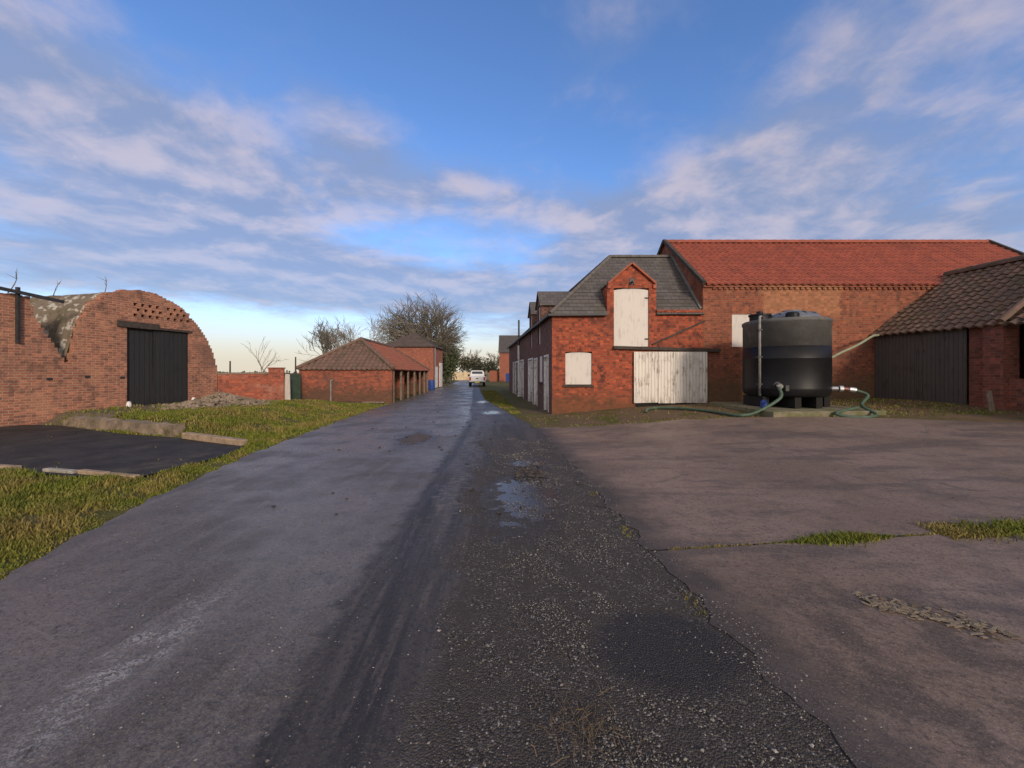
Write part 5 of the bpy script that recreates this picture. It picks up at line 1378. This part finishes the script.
def rubble(mb, x, y, z, s, rnd, flat=.7):
    ax = [Vector((rnd.gauss(0, 1), rnd.gauss(0, 1), rnd.gauss(0, .4))).normalized()]
    vs = [(1, 0, 0), (-1, 0, 0), (0, 1, 0), (0, -1, 0), (0, 0, 1), (0, 0, -1)]
    a = rnd.uniform(0, 6.28); i = len(mb.v); ca, sa = math.cos(a), math.sin(a)
    for v in vs:
        k = s * rnd.uniform(.65, 1.25); vx, vy = v[0] * ca - v[1] * sa, v[0] * sa + v[1] * ca
        mb.v.append((x + vx * k + rnd.gauss(0, s * .15), y + vy * k + rnd.gauss(0, s * .15), z + v[2] * k * flat + rnd.gauss(0, s * .1)))
    for f in ((0, 2, 4), (2, 1, 4), (1, 3, 4), (3, 0, 4), (2, 0, 5), (1, 2, 5), (3, 1, 5), (0, 3, 5)): mb.f.append([i + q for q in f]); mb.uv.append([(0, 0)] * 3)
rnd = random.Random(44); mb = MB(); n = 0
while n < 12000:
    y = 1.25 * (9 / 1.25) ** (rnd.random() ** 1.25); x = rnd.uniform(MX(y) + .35, RX(y) + .04) if rnd.random() < .9 else RX(y) + abs(rnd.gauss(0, .12))
    u = x - MX(y)
    if rnd.random() > sstep(.3, 1.4, u + .5 * hn(x, y, 1.9)) * (.12 + .88 * sstep(-.1, .5, hn(x, y, 2.7) + .5 * hn(x, y, 8))): continue
    if ((x - .83) / .42) ** 2 + ((y - 2.15) / .36) ** 2 < 1 and rnd.random() < .80: continue
    s = rnd.choice((.002, .0025, .003, .004, .005)) * (1 + .15 * y) * .8
    if rnd.random() < .03: s *= 2
    rubble(mb, x, y, H(x, y) + (.026 if x < RX(y) else .034) + s * .3, s, rnd); n += 1
for _ in range(900):
    y = 1.4 * 8 ** rnd.random(); x = rnd.uniform(LX(y) + .3, MX(y) + .2); s = rnd.uniform(.003, .007); rubble(mb, x, y, .03, s, rnd)
for _ in range(240):
    y = rnd.uniform(1.6, 10); x = rnd.uniform(RX(y), 9); s = rnd.uniform(.003, .008); rubble(mb, x, y, H(x, y) + .035, s, rnd)
tag(mb.build('loose_gravel', M['stone_bits']), 'loose pale gravel chippings scattered over the track', 'gravel', kind='stuff')
# heap of flaked chips on the near slab
mb = MB()
for _ in range(260):
    s_ = rnd.random(); x = 2.28 + .50 * s_ + rnd.gauss(0, .02); y = 2.58 - .33 * s_ + rnd.gauss(0, .048) + (.10 if rnd.random() < .2 else 0) * s_
    a = -.35 + rnd.gauss(0, .4); l, wdt = rnd.uniform(.006, .026), rnd.uniform(.004, .009)
    mb.obox((x, y, .036 + rnd.uniform(-.004, .001)), (math.cos(a), math.sin(a), rnd.gauss(0, .15)), (-math.sin(a), math.cos(a), 0), (0, 0, 1), l, wdt, rnd.uniform(.0015, .003))
tag(mb.build('debris', M['chips']), 'scatter of broken tan chips on the near concrete slab', 'debris', kind='stuff')
mb = MB()
for _ in range(95):
    x = .30 + rnd.gauss(0, .09); y = 1.62 + rnd.gauss(0, .13); a = rnd.gauss(1.4, .6); l = rnd.uniform(.03, .11)
    p = Vector((x, y, .034 + rnd.random() * .015)); q = p + Vector((math.cos(a) * l, math.sin(a) * l, rnd.gauss(0, .006)))
    mb.tube([p, (p + q) / 2 + Vector((rnd.gauss(0, .008), rnd.gauss(0, .008), .006)), q], .0012, 3)
tag(mb.build('dry_straw', M['straw']), 'tangle of dry brown straw lying on the gravel', 'straw', kind='stuff')
mb = MB()
for _ in range(900):
    s_ = rnd.random(); x, y = -10.6 + rnd.gauss(0, .75), 14.6 + rnd.gauss(0, .9)
    rr = math.hypot((x + 10.6) / 1.3, (y - 14.6) / 1.5)
    if rr > 1.4: continue
    z = H(x, y) + .42 * max(0, 1 - rr) ** 1.2; rubble(mb, x, y, z, rnd.uniform(.05, .12), rnd)
tag(mb.build('rubble_heap', M['concrete_earthy']), 'low heap of rubble in front of the low brick wall', 'rubble', kind='stuff')
mb = MB()    # clods and scraps of mud on the lane
for _ in range(130):
    y = rnd.uniform(4, 26); x = LX(y) * .75 + rnd.random() * (RX(y) - LX(y)) * .8; rubble(mb, x, y, .03, rnd.uniform(.015, .05), rnd, .35)
for _ in range(60):
    x, y = rnd.uniform(.05, .45), rnd.gauss(5.9, .25); rubble(mb, x, y, .03, rnd.uniform(.02, .06), rnd, .4)
tag(mb.build('mud_clods', M['timber_dark']), 'dark clods of mud scattered along the wet lane', 'mud', kind='stuff')
